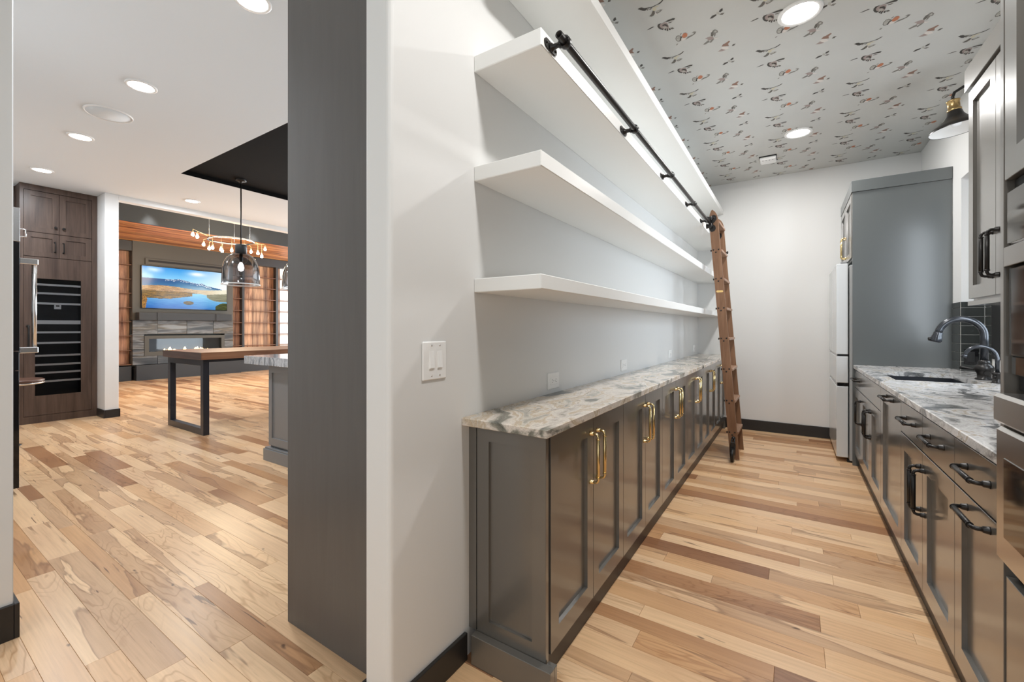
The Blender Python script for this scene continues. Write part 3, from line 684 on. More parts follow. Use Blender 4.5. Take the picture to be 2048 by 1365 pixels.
bm = bmesh.new(); lathe(bm, [(.007, 0), (.014, .006), (.014, .016), (0, .020)], (sx(2.02), LY[1][0] + .012, 2.035), (1, 0, 0), n=12, cap=False); obj('knob', bm, 'black_metal', t_)
for (ya, sgn) in ((LY[0][0], -1), (LY[1][0], -1)):
    # roller bracket gripping the rail: kidney plate with two spools
    bm = bmesh.new(); xc = sx(2.27) - .045
    kid = [(xc - .030, 2.195), (xc - .012, 2.180), (xc + .014, 2.186), (xc + .026, 2.210), (xc + .020, 2.236), (xc + .004, 2.246), (xc + .002, 2.262), (xc + .018, 2.276), (xc + .032, 2.298), (xc + .030, 2.330), (xc + .010, 2.342), (xc - .010, 2.336), (xc - .020, 2.310), (xc - .026, 2.262), (xc - .036, 2.225)]
    prism(bm, kid, lambda a, b, d: (a, d, b), ya, ya - .006)
    for q in ((xc + .010, 2.312), (xc - .002, 2.210)): lathe(bm, [(.008, 0), (.007, .004), (0, .006)], (q[0], ya - .006, q[1]), (0, -1, 0), n=10, cap=False)
    for zz in (RZ + .036, RZ - .036):
        lathe(bm, [(0, -.026), (.024, -.024), (.024, -.017), (.019, -.010), (.019, .010), (.024, .017), (.024, .024), (0, .026)], (RX, ya - .034, zz), (1, 0, 0), n=16, cap=False)
        tube(bm, [(RX + .02, ya - .034, zz), (xc - .004, ya - .030, zz), (xc - .004, ya - .003, zz)], .006, 8)
    obj('roller_bracket', bm, 'black_metal', t_)
for (ya, yc) in ((LY[0][0], 4.478), (LY[1][0] - .0, 4.905)):
    if ya > 4.6: continue
    bm = bmesh.new(); X0 = sx(.1) - .042
    # fork arm, bolted at the top, sweeping forward and down to the wheel
    P_ = [(X0 + .002, ya - .010, .205), (X0, ya - .022, .190), (X0, ya - .040, .150), (X0, ya - .055, .118), (X0, yc, .062)]
    for dx in (-.017, .017):
        tube(bm, [(p[0] + dx * (0.6 if i < 2 else 1), p[1], p[2]) for i, p in enumerate(P_)], .007, 8)
    box(bm, X0 - .020, X0 + .020, ya - .052, ya - .038, .118, .178, bev=.004)
    lathe(bm, [(.017, 0), (.017, .010), (.012, .018), (0, .021)], (X0 + .002, ya, .205), (0, -1, 0), n=14, cap=False)
    obj('wheel_fork', bm, 'black_metal', t_)
    bm = bmesh.new(); lathe(bm, [(0, -.017), (.050, -.016), (.060, -.012), (.062, 0), (.060, .012), (.050, .016), (0, .017)], (X0, yc, .0622), (1, 0, 0), n=28, cap=False)
    obj('wheel', bm, 'black_metal', t_)
zp = 1.60; xp = sx(zp) - SW / 2
bm = bmesh.new(); prism(bm, arc((xp - .020, zp), .010, PI / 2, 3 * PI / 2, 6) + arc((xp + .020, zp), .010, -PI / 2, PI / 2, 6), lambda a, b, d: (a, d, b), LY[0][0], LY[0][0] - .0015)
obj('name_plate', bm, 'plaque', t_, label='small rounded brass plate')

# ================================================================== FRIDGE END OF THE PANTRY
t_ = thing('fridge_surround', 'tall grey-green side panel and over-fridge cabinet at the end of the sink counter', 'cabinet', (0.77, 5.45, 0))
obj('side_panel', B((0.450, 1.098, 4.952, 4.975, 0.0, 2.478), bev=.001), 'panel_paint', t_)
obj('crown_board', B((0.442, 1.098, 4.944, 4.976, 2.480, 2.580), (0.442, 0.475, 4.976, 6.001, 2.480, 2.580), bev=.0015), 'panel_paint', t_)
obj('body', B((0.465, 1.098, 4.9755, 6.001, 1.885, 2.478)), 'panel_paint', t_)
for s in (0, 1):
    u0 = 4.985 + s * .505
    bm = bmesh.new(); shaker(bm, PX(0.464, -1), u0, u0 + .50, 1.895, 2.470, t=.02, st=.06); d_ = obj('door', bm, 'cabinet_paint', t_)
    hy = 5.485 + (-.04 if s == 0 else .04)
    bm = bmesh.new(); pull(bm, PX(0.444, -1), (hy, 1.95), (hy, 2.15)); obj('handle', bm, 'brass', d_)
t_ = thing('refrigerator', 'white glass-front french-door refrigerator in the corner by the far wall', 'refrigerator', (0.7, 5.49, 0))
obj('body', B((0.435, 1.09, 5.03, 5.955, 0.02, 1.83), bev=.004), 'fridge_grey', t_)
obj('foot', B((0.42, 0.50, 5.05, 5.10, 0, .022), (0.42, 0.50, 5.88, 5.93, 0, .022)), 'black_matte', t_)
for (y0, y1) in ((5.03, 5.490), (5.494, 5.955)):
    bm = B((0.338, 0.426, y0, y1, 1.003, 1.846), bev=.004); obj('door', bm, 'fridge_white', t_)
for (z0, z1) in ((.737, .984), (.045, .705)):
    obj('drawer', B((0.338, 0.426, 5.03, 5.955, z0, z1), bev=.004), 'fridge_white', t_)
obj('handle_recess', B((0.344, 0.430, 5.034, 5.951, .984, 1.003), (0.344, 0.430, 5.034, 5.951, .705, .737)), 'black_gloss', t_)
obj('door_gap', B((0.343, 0.346, 5.488, 5.496, 1.01, 1.70)), 'black_gloss', t_)
obj('hinge_cap', B((0.37, 0.42, 5.035, 5.075, 1.846, 1.868), (0.37, 0.42, 5.91, 5.95, 1.846, 1.868), bev=.006), 'plastic_grey', t_)

# ================================================================== SINK SIDE
f = PX(0.485, -1); fh = PX(0.465, -1)
def unit(name, label, y0, y1, cat='cabinet'):
    t_ = thing(name, label, cat, (0.78, (y0 + y1) / 2, 0), 'sink-side base cabinets with black pulls')
    obj('body', B((0.4855, 1.09, y0 + .0005, y1 - .0005, 0.105, 0.883)) if name != 'sink_cabinet' else B((0.4855, 1.09, y0 + .0005, y1 - .0005, 0.105, 0.60), (0.4855, 0.515, y0 + .0005, y1 - .0005, .60, .883)), 'cabinet_paint', t_)
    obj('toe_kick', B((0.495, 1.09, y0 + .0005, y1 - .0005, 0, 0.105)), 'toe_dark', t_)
    return t_
def drw(t_, y0, y1, z0, z1, handle=None):
    bm = bmesh.new(); slab(bm, f, y0 + .0015, y1 - .0015, z0, z1); d_ = obj('drawer', bm, 'cabinet_paint', t_)
    if handle: bm = bmesh.new(); pull(bm, fh, (handle[0], handle[2]), (handle[1], handle[2]), r=.0062); obj('handle', bm, 'black_metal', d_)
def dr(t_, y0, y1, z0, z1, hv=None, hh=None):
    bm = bmesh.new(); shaker(bm, f, y0 + .0015, y1 - .0015, z0, z1, st=.088 if False else .072, rail=.078); d_ = obj('door', bm, 'cabinet_paint', t_)
    if hv is not None: bm = bmesh.new(); pull(bm, fh, (hv, .642), (hv, .455), r=.0062); obj('handle', bm, 'black_metal', d_)
    if hh is not None: bm = bmesh.new(); pull(bm, fh, (hh[0], hh[2]), (hh[1], hh[2]), r=.0062); obj('handle', bm, 'black_metal', d_)
ZB, ZM, ZT = .112, .713, .872
t_ = unit('base_cabinet', 'narrow sink-side base cabinet touching the tall grey panel', 4.489, 4.950); drw(t_, 4.489, 4.950, .719, ZT, (4.60, 4.84, .80)); dr(t_, 4.489, 4.950, ZB, ZM, hv=4.53)
t_ = unit('sink_cabinet', 'sink base cabinet with blank front and two doors', 3.566, 4.489); drw(t_, 3.566, 4.489, .719, ZT); dr(t_, 3.566, 4.0275, ZB, ZM, hv=3.99); dr(t_, 4.0275, 4.489, ZB, ZM, hv=4.07)
t_ = unit('dishwasher_cabinet', 'full-height panel front with one black pull along its top, left of the sink doors', 2.953, 3.566); dr(t_, 2.953, 3.566, ZB, ZT, hh=(3.16, 3.36, .842))
t_ = unit('base_cabinet', 'sink-side base cabinet with two drawers over a pair of doors', 2.074, 2.953)
drw(t_, 2.5145, 2.953, .719, ZT, (2.64, 2.83, .806)); drw(t_, 2.074, 2.5145, .719, ZT, (2.20, 2.39, .806))
dr(t_, 2.5145, 2.953, ZB, ZM, hv=2.552); dr(t_, 2.074, 2.5145, ZB, ZM, hv=2.476)
t_ = unit('base_cabinet', 'sink-side base cabinet beside the ovens, two stacked horizontal black pulls', 1.665, 2.074)
drw(t_, 1.665, 2.074, .719, ZT, (1.755, 1.945, .806)); dr(t_, 1.665, 2.074, ZB, ZM, hh=(1.755, 1.945, .676))
# countertop with the sink opening
bm = bmesh.new()
def ringz(x0, x1, y0, y1, z): return [bm.verts.new(p) for p in ((x0, y0, z), (x1, y0, z), (x1, y1, z), (x0, y1, z))]
OX0, OX1, OY0, OY1 = 0.455, 1.0995, 1.662, 4.951; IX0, IX1, IY0, IY1 = .552, .955, 3.68, 4.33
a0 = ringz(OX0, OX1, OY0, OY1, .8845); a1 = ringz(OX0, OX1, OY0, OY1, .911); a2 = ringz(OX0 + .003, OX1, OY0, OY1, .914)
b2 = ringz(IX0, IX1, IY0, IY1, .914); b0 = ringz(IX0, IX1, IY0, IY1, .8845)
for p, q in ((a0, a1), (a1, a2), (a2, b2), (b2, b0), (b0, a0)):
    for i in range(4): bm.faces.new([p[i], p[(i + 1) % 4], q[(i + 1) % 4], q[i]])
tag(obj('countertop', bm, 'granite_right', org=(.78, 3.3, .885)), 'white and blue-grey granite countertop around the black sink', 'countertop')
bm = bmesh.new()
def rz(x0, x1, y0, y1, z): return [bm.verts.new(p) for p in ((x0, y0, z), (x1, y0, z), (x1, y1, z), (x0, y1, z))]
e = .012
s0 = rz(IX0 - e, IX1 + e, IY0 - e, IY1 + e, .884); s1 = rz(IX0 - .002, IX1 + .002, IY0 - .002, IY1 + .002, .884); s2 = rz(IX0 + .012, IX1 - .012, IY0 + .012, IY1 - .012, .67); s3 = rz(IX0 - e, IX1 + e, IY0 - e, IY1 + e, .655)
for p, q in ((s0, s1), (s1, s2), (s0, s3)):
    for i in range(4): bm.faces.new([p[i], p[(i + 1) % 4], q[(i + 1) % 4], q[i]])
bm.faces.new(s2); bm.faces.new(s3)
t_ = thing('sink', 'black undermount sink basin set in the granite', 'sink', (.75, 4.0, .655))
obj('basin', bm, 'sink_black', t_)
bm = bmesh.new(); lathe(bm, [(.045, .672), (.043, .675), (.030, .672), (0, .671)], (.75, 4.0, 0), n=20, cap=False); obj('drain', bm, 'steel', t_)
# main faucet
FX, FY = 1.030, 3.985
t_ = thing('kitchen_faucet', 'tall dark gooseneck bridge faucet behind the sink', 'faucet', (FX, FY, .914))
bm = bmesh.new(); lathe(bm, [(.043, 0), (.043, .008), (.032, .014), (.034, .040), (.040, .050), (.045, .062), (.047, .076), (.040, .092), (.028, .100), (.030, .106), (.029, .118), (.024, .124), (.022, .128)], (FX, FY, .914), n=24); obj('base', bm, 'black_metal', t_)
pts = [(FX, FY, 1.03), (FX, FY, 1.195)] + [(FX - .108 + .108 * math.cos(a_), FY, 1.20 + .108 * math.sin(a_)) for a_ in [PI * i / 20 for i in range(1, 20)]]
bm = bmesh.new(); tube(bm, pts, .0205, 18); obj('spout', bm, 'gun_metal', t_)
e_ = Vector(pts[-1]); dn = (Vector(pts[-1]) - Vector(pts[-2])).normalized()
bm = bmesh.new(); lathe(bm, [(.0215, -.004), (.0245, 0), (.0245, .016), (.029, .030), (.031, .056), (.028, .064), (0, .064)], e_, dn, n=20); obj('spray_head', bm, 'gun_metal', t_)
bm = bmesh.new(); lathe(bm, [(.010, 0), (.012, .006), (.012, .014), (.009, .017)], e_ + dn * .042 + Vector((-.024, 0, 0)), (-1, 0, -.1), n=14); obj('spray_button', bm, 'black_metal', t_)
bm = bmesh.new(); tube(bm, [(FX, FY - .0, .975), (FX - .060, FY + .02, .982), (FX - .105, FY + .035, .988)], .0085, 10, rr=[.012, .008, .010]); obj('lever', bm, 'black_metal', t_)
bm = bmesh.new(); lathe(bm, [(.014, -.052), (.016, -.046), (.012, -.034), (.012, .034), (.016, .046), (.014, .052)], (FX, FY, .958), (0, 1, 0), n=16); obj('cross_body', bm, 'black_metal', t_)
GX, GY = 1.035, 3.79
t_ = thing('filter_faucet', 'small dark gooseneck filter tap beside the main faucet', 'faucet', (GX, GY, .914))
bm = bmesh.new(); lathe(bm, [(.028, 0), (.028, .006), (.021, .010), (.021, .050), (.025, .054), (.025, .062), (.016, .066)], (GX, GY, .914), n=20); obj('base', bm, 'black_metal', t_)
pts = [(GX, GY, .975), (GX, GY, 1.065)] + [(GX - .070 + .070 * math.cos(a_), GY + .006, 1.065 + .070 * math.sin(a_)) for a_ in [PI * i / 14 for i in range(1, 14)]]
bm = bmesh.new(); tube(bm, pts, .0105, 12); obj('spout', bm, 'gun_metal', t_)
e_ = Vector(pts[-1]); dn = (Vector(pts[-1]) - Vector(pts[-2])).normalized()
bm = bmesh.new(); lathe(bm, [(.0112, -.002), (.014, .002), (.014, .018), (0, .018)], e_, dn, n=14); obj('nozzle', bm, 'gun_metal', t_)
bm = bmesh.new(); tube(bm, [(GX, GY, .950), (GX - .03, GY - .045, .956)], .005, 10, rr=[.006, .0045]); obj('lever', bm, 'black_metal', t_)
bm = bmesh.new(); lathe(bm, [(.013, 0), (.013, .004), (.010, .008), (.010, .030), (.012, .034), (0, .038)], (1.045, 3.62, .914), n=14)
tag(obj('air_switch', bm, 'black_metal', org=(1.045, 3.62, .914)), 'small black button post beside the filter tap', 'button')
# black outlet on the tiled return
t_ = thing('wall_outlet', 'black outlet plate on the dark tiles behind the faucet', 'outlet', (1.155, 4.73, 1.03))
obj('plate', B((1.112, 1.192, 4.726, 4.732, .965, 1.085), bev=.002), 'black_gloss', t_)
obj('receptacle', B((1.132, 1.172, 4.7235, 4.727, .985, 1.065), bev=.001), 'black_matte', t_)
# wall cabinet over the counter
t_ = thing('wall_cabinet', 'dark wall cabinet with black pulls above the sink counter, next to the ovens', 'cabinet', (.92, 2.36, 1.38))
obj('body', B((.755, 1.099, 1.665, 3.062, 1.380, 2.43)), 'cabinet_paint', t_)
obj('light_rail', B((.735, 1.099, 1.665, 3.066, 1.360, 1.382), bev=.001), 'cabinet_paint', t_)
obj('crown', B((.727, 1.099, 1.665, 3.085, 2.440, 2.552), bev=.0015), 'cabinet_paint', t_)
ys = [1.668, 2.015, 2.362, 2.709, 3.056]
for i in range(4):
    bm = bmesh.new(); shaker(bm, PX(.755, -1), ys[i] + .0015, ys[i + 1] - .0015, 1.395, 2.425, st=.062); d_ = obj('door', bm, 'cabinet_paint', t_)
    hy = ys[i] + .036 if i % 2 else ys[i + 1] - .036
    bm = bmesh.new(); pull(bm, PX(.735, -1), (hy, 1.478), (hy, 1.672), r=.0062); obj('handle', bm, 'black_metal', d_)
# sconce over the window
t_ = thing('wall_sconce', 'black barn-shade wall sconce with brass socket above the window', 'lamp', (1.10, 3.95, 2.80))
SXc, SYc, SZ = .900, 3.96, 2.555
ax = Vector((-.10, 0, 1)).normalized()
bm = bmesh.new(); lathe(bm, [(.138, -.002), (.138, .004), (.128, .018), (.100, .038), (.060, .068), (.042, .095), (.036, .120), (.030, .126)], (SXc, SYc, SZ), ax, n=32, cap=False); obj('shade', bm, 'black_metal', t_)
bm = bmesh.new(); lathe(bm, [(.136, .000), (.126, .015), (.098, .035), (.058, .065), (.040, .092), (0, .10)], (SXc, SYc, SZ), ax, n=32, cap=False); obj('shade_lining', bm, 'lamp_inner', t_)
bm = bmesh.new(); lathe(bm, [(.034, .122), (.036, .126), (.036, .134), (.031, .138), (.031, .182), (.035, .186), (.035, .192), (.022, .198)], (SXc, SYc, SZ), ax, n=24); obj('socket', bm, 'brass_dull', t_)
q0 = Vector((SXc, SYc, SZ)) + ax * .196
pts = [q0, q0 + ax * .02, q0 + ax * .05 + Vector((.012, 0, 0)), q0 + Vector((.05, 0, .075)), q0 + Vector((.10, 0, .078)), (1.095, SYc, q0.z + .06)]
bm = bmesh.new(); tube(bm, pts, .009, 10); obj('arm', bm, 'black_metal', t_)
bm = bmesh.new(); lathe(bm, [(.055, 0), (.055, .012), (.045, .020), (0, .022)], (1.10, SYc, q0.z + .06), (-1, 0, 0), n=24, cap=False); obj('wall_plate', bm, 'black_metal', t_)
bm = bmesh.new(); lathe(bm, [(0, .018), (.022, .024), (.030, .045), (.022, .070), (.013, .092)], (SXc, SYc, SZ), ax, n=16, cap=False); obj('bulb', bm, 'cup_white', t_)

# tall oven column
t_ = thing('oven_cabinet', 'tall cabinet column holding the ovens at the right edge', 'cabinet', (.78, 1.23, 0))
obj('side_panel', B((.459, 1.099, 1.640, 1.661, 0, CP - .001), (.462, 1.099, .80, .821, 0, CP - .001), bev=.001), 'cabinet_paint', t_)
obj('body', B((.52, 1.099, .821, 1.640, 0.0, CP - .001)), 'cabinet_paint', t_)
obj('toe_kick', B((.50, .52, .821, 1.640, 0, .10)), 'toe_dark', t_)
bm = bmesh.new(); shaker(bm, PX(.480, -1), 1.232, 1.636, 1.632, 3.0, st=.070); obj('door', bm, 'cabinet_paint', t_)
bm = bmesh.new(); shaker(bm, PX(.480, -1), .825, 1.229, 1.632, 3.0, st=.070); obj('door', bm, 'cabinet_paint', t_)
bm = bmesh.new(); slab(bm, PX(.482, -1), .825, 1.637, .112, .605, t=.020); obj('drawer', bm, 'cabinet_paint', t_)
bm = bmesh.new(); slab(bm, PX(.480, -1), .825, 1.637, 1.408, 1.458, t=.022); obj('trim_panel', bm, 'cabinet_paint', t_)
obj('inner_rail', B((.485, .52, .823, 1.636, 1.09, 1.135), (.485, .52, .823, 1.636, .60, .66), (.478, .52, .823, 1.636, 1.590, 1.630)), 'black_matte', t_)
t_ = thing('speed_oven', 'upper built-in steam oven with mirrored steel front at the right edge', 'oven', (.5, 1.23, 1.13))
obj('door', B((.462, .50, .835, 1.632, 1.462, 1.602), bev=.005), 'glass_mirror', t_, label='mirrored steel control front')
obj('frame', B((.466, .50, .835, 1.632, 1.178, 1.405), bev=.003), 'glass_mirror', t_)
obj('window', B((.458, .467, .86, 1.590, 1.184, 1.400), bev=.002), 'black_gloss', t_)
obj('lower_strip', B((.470, .50, .835, 1.630, 1.130, 1.177), bev=.002), 'glass_mirror', t_)
t_ = thing('wall_oven', 'lower stainless wall oven with dark window at the right edge', 'oven', (.5, 1.23, .66))
obj('control_panel', B((.425, .50, .84, 1.588, 1.012, 1.086), bev=.008), 'steel', t_)
obj('door', B((.428, .50, .84, 1.580, .672, 1.004), bev=.008), 'steel', t_)
obj('window', B((.4262, .431, .88, 1.525, .740, .935), bev=.002), 'glass_mirror', t_)
# ================================================================== KITCHEN SIDE
t_ = thing('tall_cabinet', 'tall dark stained wood cabinet panel standing beside the white partition end', 'cabinet', (-1.48, 1.3, 0))
obj('side_panel', B((-1.800, XW0 - .001, 1.008, 1.030, 0.0, CK - .002)), 'stain_column', t_)
obj('body', B((-1.797, XW0 - .001, 1.0305, 1.62, 0.0, CK - .002)), 'stain_column', t_)
# island
t_ = thing('kitchen_island', 'grey panelled kitchen island end with base moulding', 'island', (-3.2, 3.4, 0))
bm = bmesh.new(); shaker(bm, PY(2.160), -4.150, -3.20, .145, .898, t=.02, st=.055, rail=.070, d=.012); obj('end_panel', bm, 'island_paint', t_)
obj('body', B((-4.150, -2.3, 2.161, 4.9, 0.0, .898)), 'island_paint', t_)
obj('base_moulding', B((-4.195, -2.28, 2.112, 2.1595, 0, .110), (-4.195, -4.1505, 2.1595, 4.92, 0, .110), (-4.185, -2.28, 2.124, 2.1595, .110, .124), (-4.185, -4.1505, 2.1595, 4.92, .110, .124), bev=.0015), 'island_paint', t_)
tag(obj('island_countertop', B((-4.50, -2.2, 2.085, 5.0, .8985, .976), bev=.002), 'granite_island', org=(-3.3, 3.5, .9)), 'thick blue-grey stone slab top of the kitchen island', 'countertop')
# table
t_ = thing('dining_table', 'bar-height walnut slab table on black steel frame legs beside the island', 'table', (-6.2, 4.0, 0))
bm = bmesh.new(); box(bm, -6.735, -5.62, 2.150, 5.8, .882, .966, bev=.0025)
obj('tabletop', bm, 'walnut', t_)
bm = bmesh.new(); box(bm, -6.733, -5.622, 2.1488, 2.1505, .884, .964); obj('shaded_end', bm, 'walnut_shaded', t_, label='near end edge in a painted shade tone')  # near end of the tabletop, its shade put into the colour
obj('apron', B((-6.69, -5.70, 2.26, 5.70, .848, .8815), bev=.001), 'table_leg', t_)
for y0 in (2.20, 5.66):
    obj('leg_frame', B((-6.725, -6.650, y0, y0 + .062, 0, .8815), (-5.775, -5.700, y0, y0 + .062, 0, .8815), (-6.650, -5.775, y0, y0 + .062, 0, .075), (-6.650, -5.775, y0, y0 + .062, .806, .8815), bev=.0015), 'table_leg', t_)
# pendants
for k, (y, lb) in enumerate(((2.742, 'smoked-glass dome pendant on black rod, fully visible over the table'), (3.516, 'second smoked-glass pendant, half hidden behind the dark column'))):
    x = -6.0; t_ = thing('pendant_light', lb, 'pendant lamp', (x, y, CK + .055), 'smoked glass pendants over the table')
    bm = bmesh.new(); lathe(bm, [(.062, 0), (.062, -.018), (.050, -.026), (.012, -.030), (.012, -.045), (0, -.045)], (x, y, CK + .055), n=24, cap=False); obj('canopy', bm, 'black_metal', t_)
    bm = bmesh.new(); tube(bm, [(x, y, CK + .02), (x, y, 2.325)], .008, 10); obj('rod', bm, 'black_metal', t_)
    bm = bmesh.new(); lathe(bm, [(.012, 2.330), (.064, 2.326), (.066, 2.318), (.066, 2.215), (0, 2.212)], (x, y, 0), n=28, cap=False); obj('cap', bm, 'char_paint', t_)
    prof = [(.066, 2.214), (.095, 2.208), (.130, 2.185), (.163, 2.145), (.188, 2.090), (.203, 2.030), (.209, 1.985), (.212, 1.90), (.2145, 1.813), (.2175, 1.808)]
    bm = bmesh.new(); lathe(bm, prof, (x, y, 0), n=48, cap=False); obj('shade', bm, 'glass_smoke', t_)
    bm = bmesh.new(); lathe(bm, [(.2125, 1.818), (.2180, 1.818), (.2180, 1.804), (.2125, 1.804), (.2125, 1.818)], (x, y, 0), n=48, cap=False); obj('rim', bm, 'cup_white', t_)
    bm = bmesh.new(); lathe(bm, [(.020, 2.21), (.020, 2.12), (.016, 2.10), (0, 2.10)], (x, y, 0), n=16, cap=False); obj('socket', bm, 'black_metal', t_)
    bm = bmesh.new(); lathe(bm, [(.012, 2.10), (.028, 2.07), (.036, 2.03), (.028, 1.995), (0, 1.980)], (x, y, 0), n=16, cap=False); obj('bulb', bm, 'bulb_pendant', t_)
# wine cabinet wall
WX = -8.28
t_ = thing('wine_cabinet', 'tall dark wood cabinet with a glass wine-fridge door', 'cabinet', (WX - .3, 1.52, 0))
fw = PX(WX - .020, 1)
obj('body', B((-8.845, WX - .30, 1.10, 1.883, 0, CK - .002)), 'wood_wine', t_)
obj('frame', B((WX - .30, WX - .001, 1.150, 1.182, 0, CK - .002), (WX - .30, WX - .001, 1.828, 1.883, 0, CK - .002), (WX - .30, WX - .001, 1.182, 1.828, 3.045, CK - .002), (WX - .30, WX - .001, 1.182, 1.828, 0, .095), (WX - .30, WX - .0205, 1.182, 1.828, 2.165, 3.045), (WX - .30, WX - .024, 1.182, 1.210, .095, 2.165), (WX - .30, WX - .024, 1.80, 1.828, .095, 2.165)), 'wood_wine', t_)
for i, (a, b) in enumerate(((1.185, 1.503), (1.507, 1.825))):
    bm = bmesh.new(); shaker(bm, fw, a, b, 2.505, 3.038, st=.062); d_ = obj('door', bm, 'wood_wine', t_)
    hy = 1.470 if i == 0 else 1.546
    bm = bmesh.new(); lathe(bm, [(.006, 0), (.006, .012), (.016, .018), (.017, .026), (0, .031)], (WX, hy, 2.585), (1, 0, 0), n=14, cap=False); obj('knob', bm, 'black_metal', d_)
    bm = bmesh.new(); shaker(bm, fw, a, b, 2.185, 2.498, st=.062); d_ = obj('door', bm, 'wood_wine', t_)
    bm = bmesh.new(); pull(bm, PX(WX, 1), (hy - .004 if i == 0 else hy, 2.39), (hy - .004 if i == 0 else hy, 2.26), out=.03, r=.006, grip=False); obj('handle', bm, 'black_metal', d_)
# glass door
bm = bmesh.new()
D0, D1 = 1.185, 1.825; G0, G1, GZ0, GZ1 = 1.284, 1.717, .356, 1.90
for b in ((D0, G0, .10, 2.178), (G1, D1, .10, 2.178), (G0, G1, .10, GZ0), (G0, G1, GZ1, 2.178)): box(bm, WX - .020, WX, b[0], b[1], b[2], b[3])
d_ = obj('glass_door', bm, 'wood_wine', t_)
obj('pane', B((WX - .012, WX - .009, G0 - .004, G1 + .004, GZ0 - .004, GZ1 + .004)), 'glass_wine', d_)
bm = bmesh.new(); pull(bm, PX(WX, 1), (1.222, .95), (1.222, 1.27), out=.045, r=.010, grip=False); obj('handle', bm, 'black_metal', d_)
obj('fridge_interior', B((WX - .30, WX - .285, G0 - .04, G1 + .04, .25, 2.0), (WX - .285, WX - .03, G0 - .04, G0 - .03, .25, 2.0), (WX - .285, WX - .03, G1 + .03, G1 + .04, .25, 2.0), (WX - .285, WX - .03, G0 - .04, G1 + .04, 1.96, 2.0), (WX - .285, WX - .03, G0 - .04, G1 + .04, .25, .29)), 'black_matte', t_)
for z in (1.822, 1.707, 1.573, 1.324, 1.189, 1.048, .880, .759, .651, .537):
    h_ = .052 if z == 1.324 else .026
    r_ = obj('wine_rack', B((WX - .042, WX - .026, G0 - .03, G1 + .027, z - h_ / 2, z + h_ / 2), bev=.002), 'rack_front', t_)
    bm = bmesh.new()
    for q in range(6): tube(bm, [(WX - .06, G0 + .01 + q * .082, z - .004), (WX - .27, G0 + .01 + q * .082, z - .004)], .003, 6)
    obj('rack_wire', bm, 'black_metal', r_)
obj('control_unit', B((WX - .035, WX - .022, 1.462, 1.528, 1.500, 1.566), bev=.003), 'cup_white', t_, label='small white square display')
obj('display', B((WX - .022, WX - .0212, 1.478, 1.512, 1.535, 1.552)), 'black_gloss', t_)
# built-in fridge seen edge-on
t_ = thing('built_in_fridge', 'black and steel built-in refrigerator seen edge-on beside the left wall', 'refrigerator', (-5.3, .3, 0))
obj('body', B((-5.75, -4.852, -.015, .640, 0.02, 2.148)), 'black_gloss', t_)
obj('foot', B((-5.72, -4.90, .55, .60, 0, .021)), 'black_matte', t_)
obj('grille', B((-5.75, -4.850, .641, .676, 1.897, 2.150), bev=.002), 'steel_bright', t_)
d_ = obj('door', B((-5.75, -4.850, .641, .674, 1.078, 1.891), bev=.002), 'black_gloss', t_)
bm = bmesh.new(); tube(bm, [(-4.875, .752, 1.065), (-4.875, .752, 1.77)], .014, 14)
for z in (1.08, 1.755): box(bm, -4.893, -4.857, .674, .772, z - .022, z + .022, bev=.004)
obj('handle', bm, 'steel_bright', d_)
d_ = obj('drawer', B((-5.75, -4.850, .641, .672, .932, 1.070), bev=.002), 'black_gloss', t_)
obj('lower_door', B((-5.75, -4.850, .641, .672, .05, .926), bev=.002), 'black_gloss', t_)
bm = bmesh.new(); tube(bm, [(-4.86, .676, 1.995), (-4.86, .705, 1.992), (-4.86, .708, 1.94), (-4.86, .676, 1.935)], .005, 8); obj('grille_pull', bm, 'steel_bright', t_)
# counter stool behind it: only the edge of its seat shows
t_ = thing('counter_stool', 'round brown stool seat peeking out beside the wine cabinet', 'stool', (-6.90, .915, 0))
bm = bmesh.new(); lathe(bm, [(0, .655), (.20, .655), (.222, .668), (.228, .690), (.215, .700), (0, .692)], (-6.90, .915, 0), n=40, cap=False); obj('seat', bm, 'leather', t_)
bm = bmesh.new(); lathe(bm, [(.205, .648), (.224, .652), (.230, .664), (.224, .668)], (-6.90, .915, 0), n=40, cap=False); obj('seat_rim', bm, 'steel', t_)
bm = bmesh.new(); lathe(bm, [(.060, 0), (.060, .008), (.022, .014), (.022, .655), (0, .655)], (-6.90, .915, 0), n=20, cap=False); obj('post', bm, 'black_metal', t_)

# ================================================================== LIVING ROOM
ZS = 3.306
# soffit over the fireplace: dark face, walnut boards underneath
s_ = struct('ceiling_soffit', B((-13.42, -10.68, 1.885, 9.45, ZS + .022, CL - .001), (-10.70, -10.655, 1.885, 9.45, ZS - .012, CL - .001)), 'char_paint')
for i in range(16):
    x0 = -13.40 + i * .1695
    rr = random.Random(i); v = rr.uniform(.62, 1.25)
    bm = B((x0, x0 + .166, 1.89, 9.44, ZS, ZS + .021), bev=.001); obj('plank', bm, 'soffit_wood', s_, tint=(v, v * rr.uniform(.9, 1.05), v))
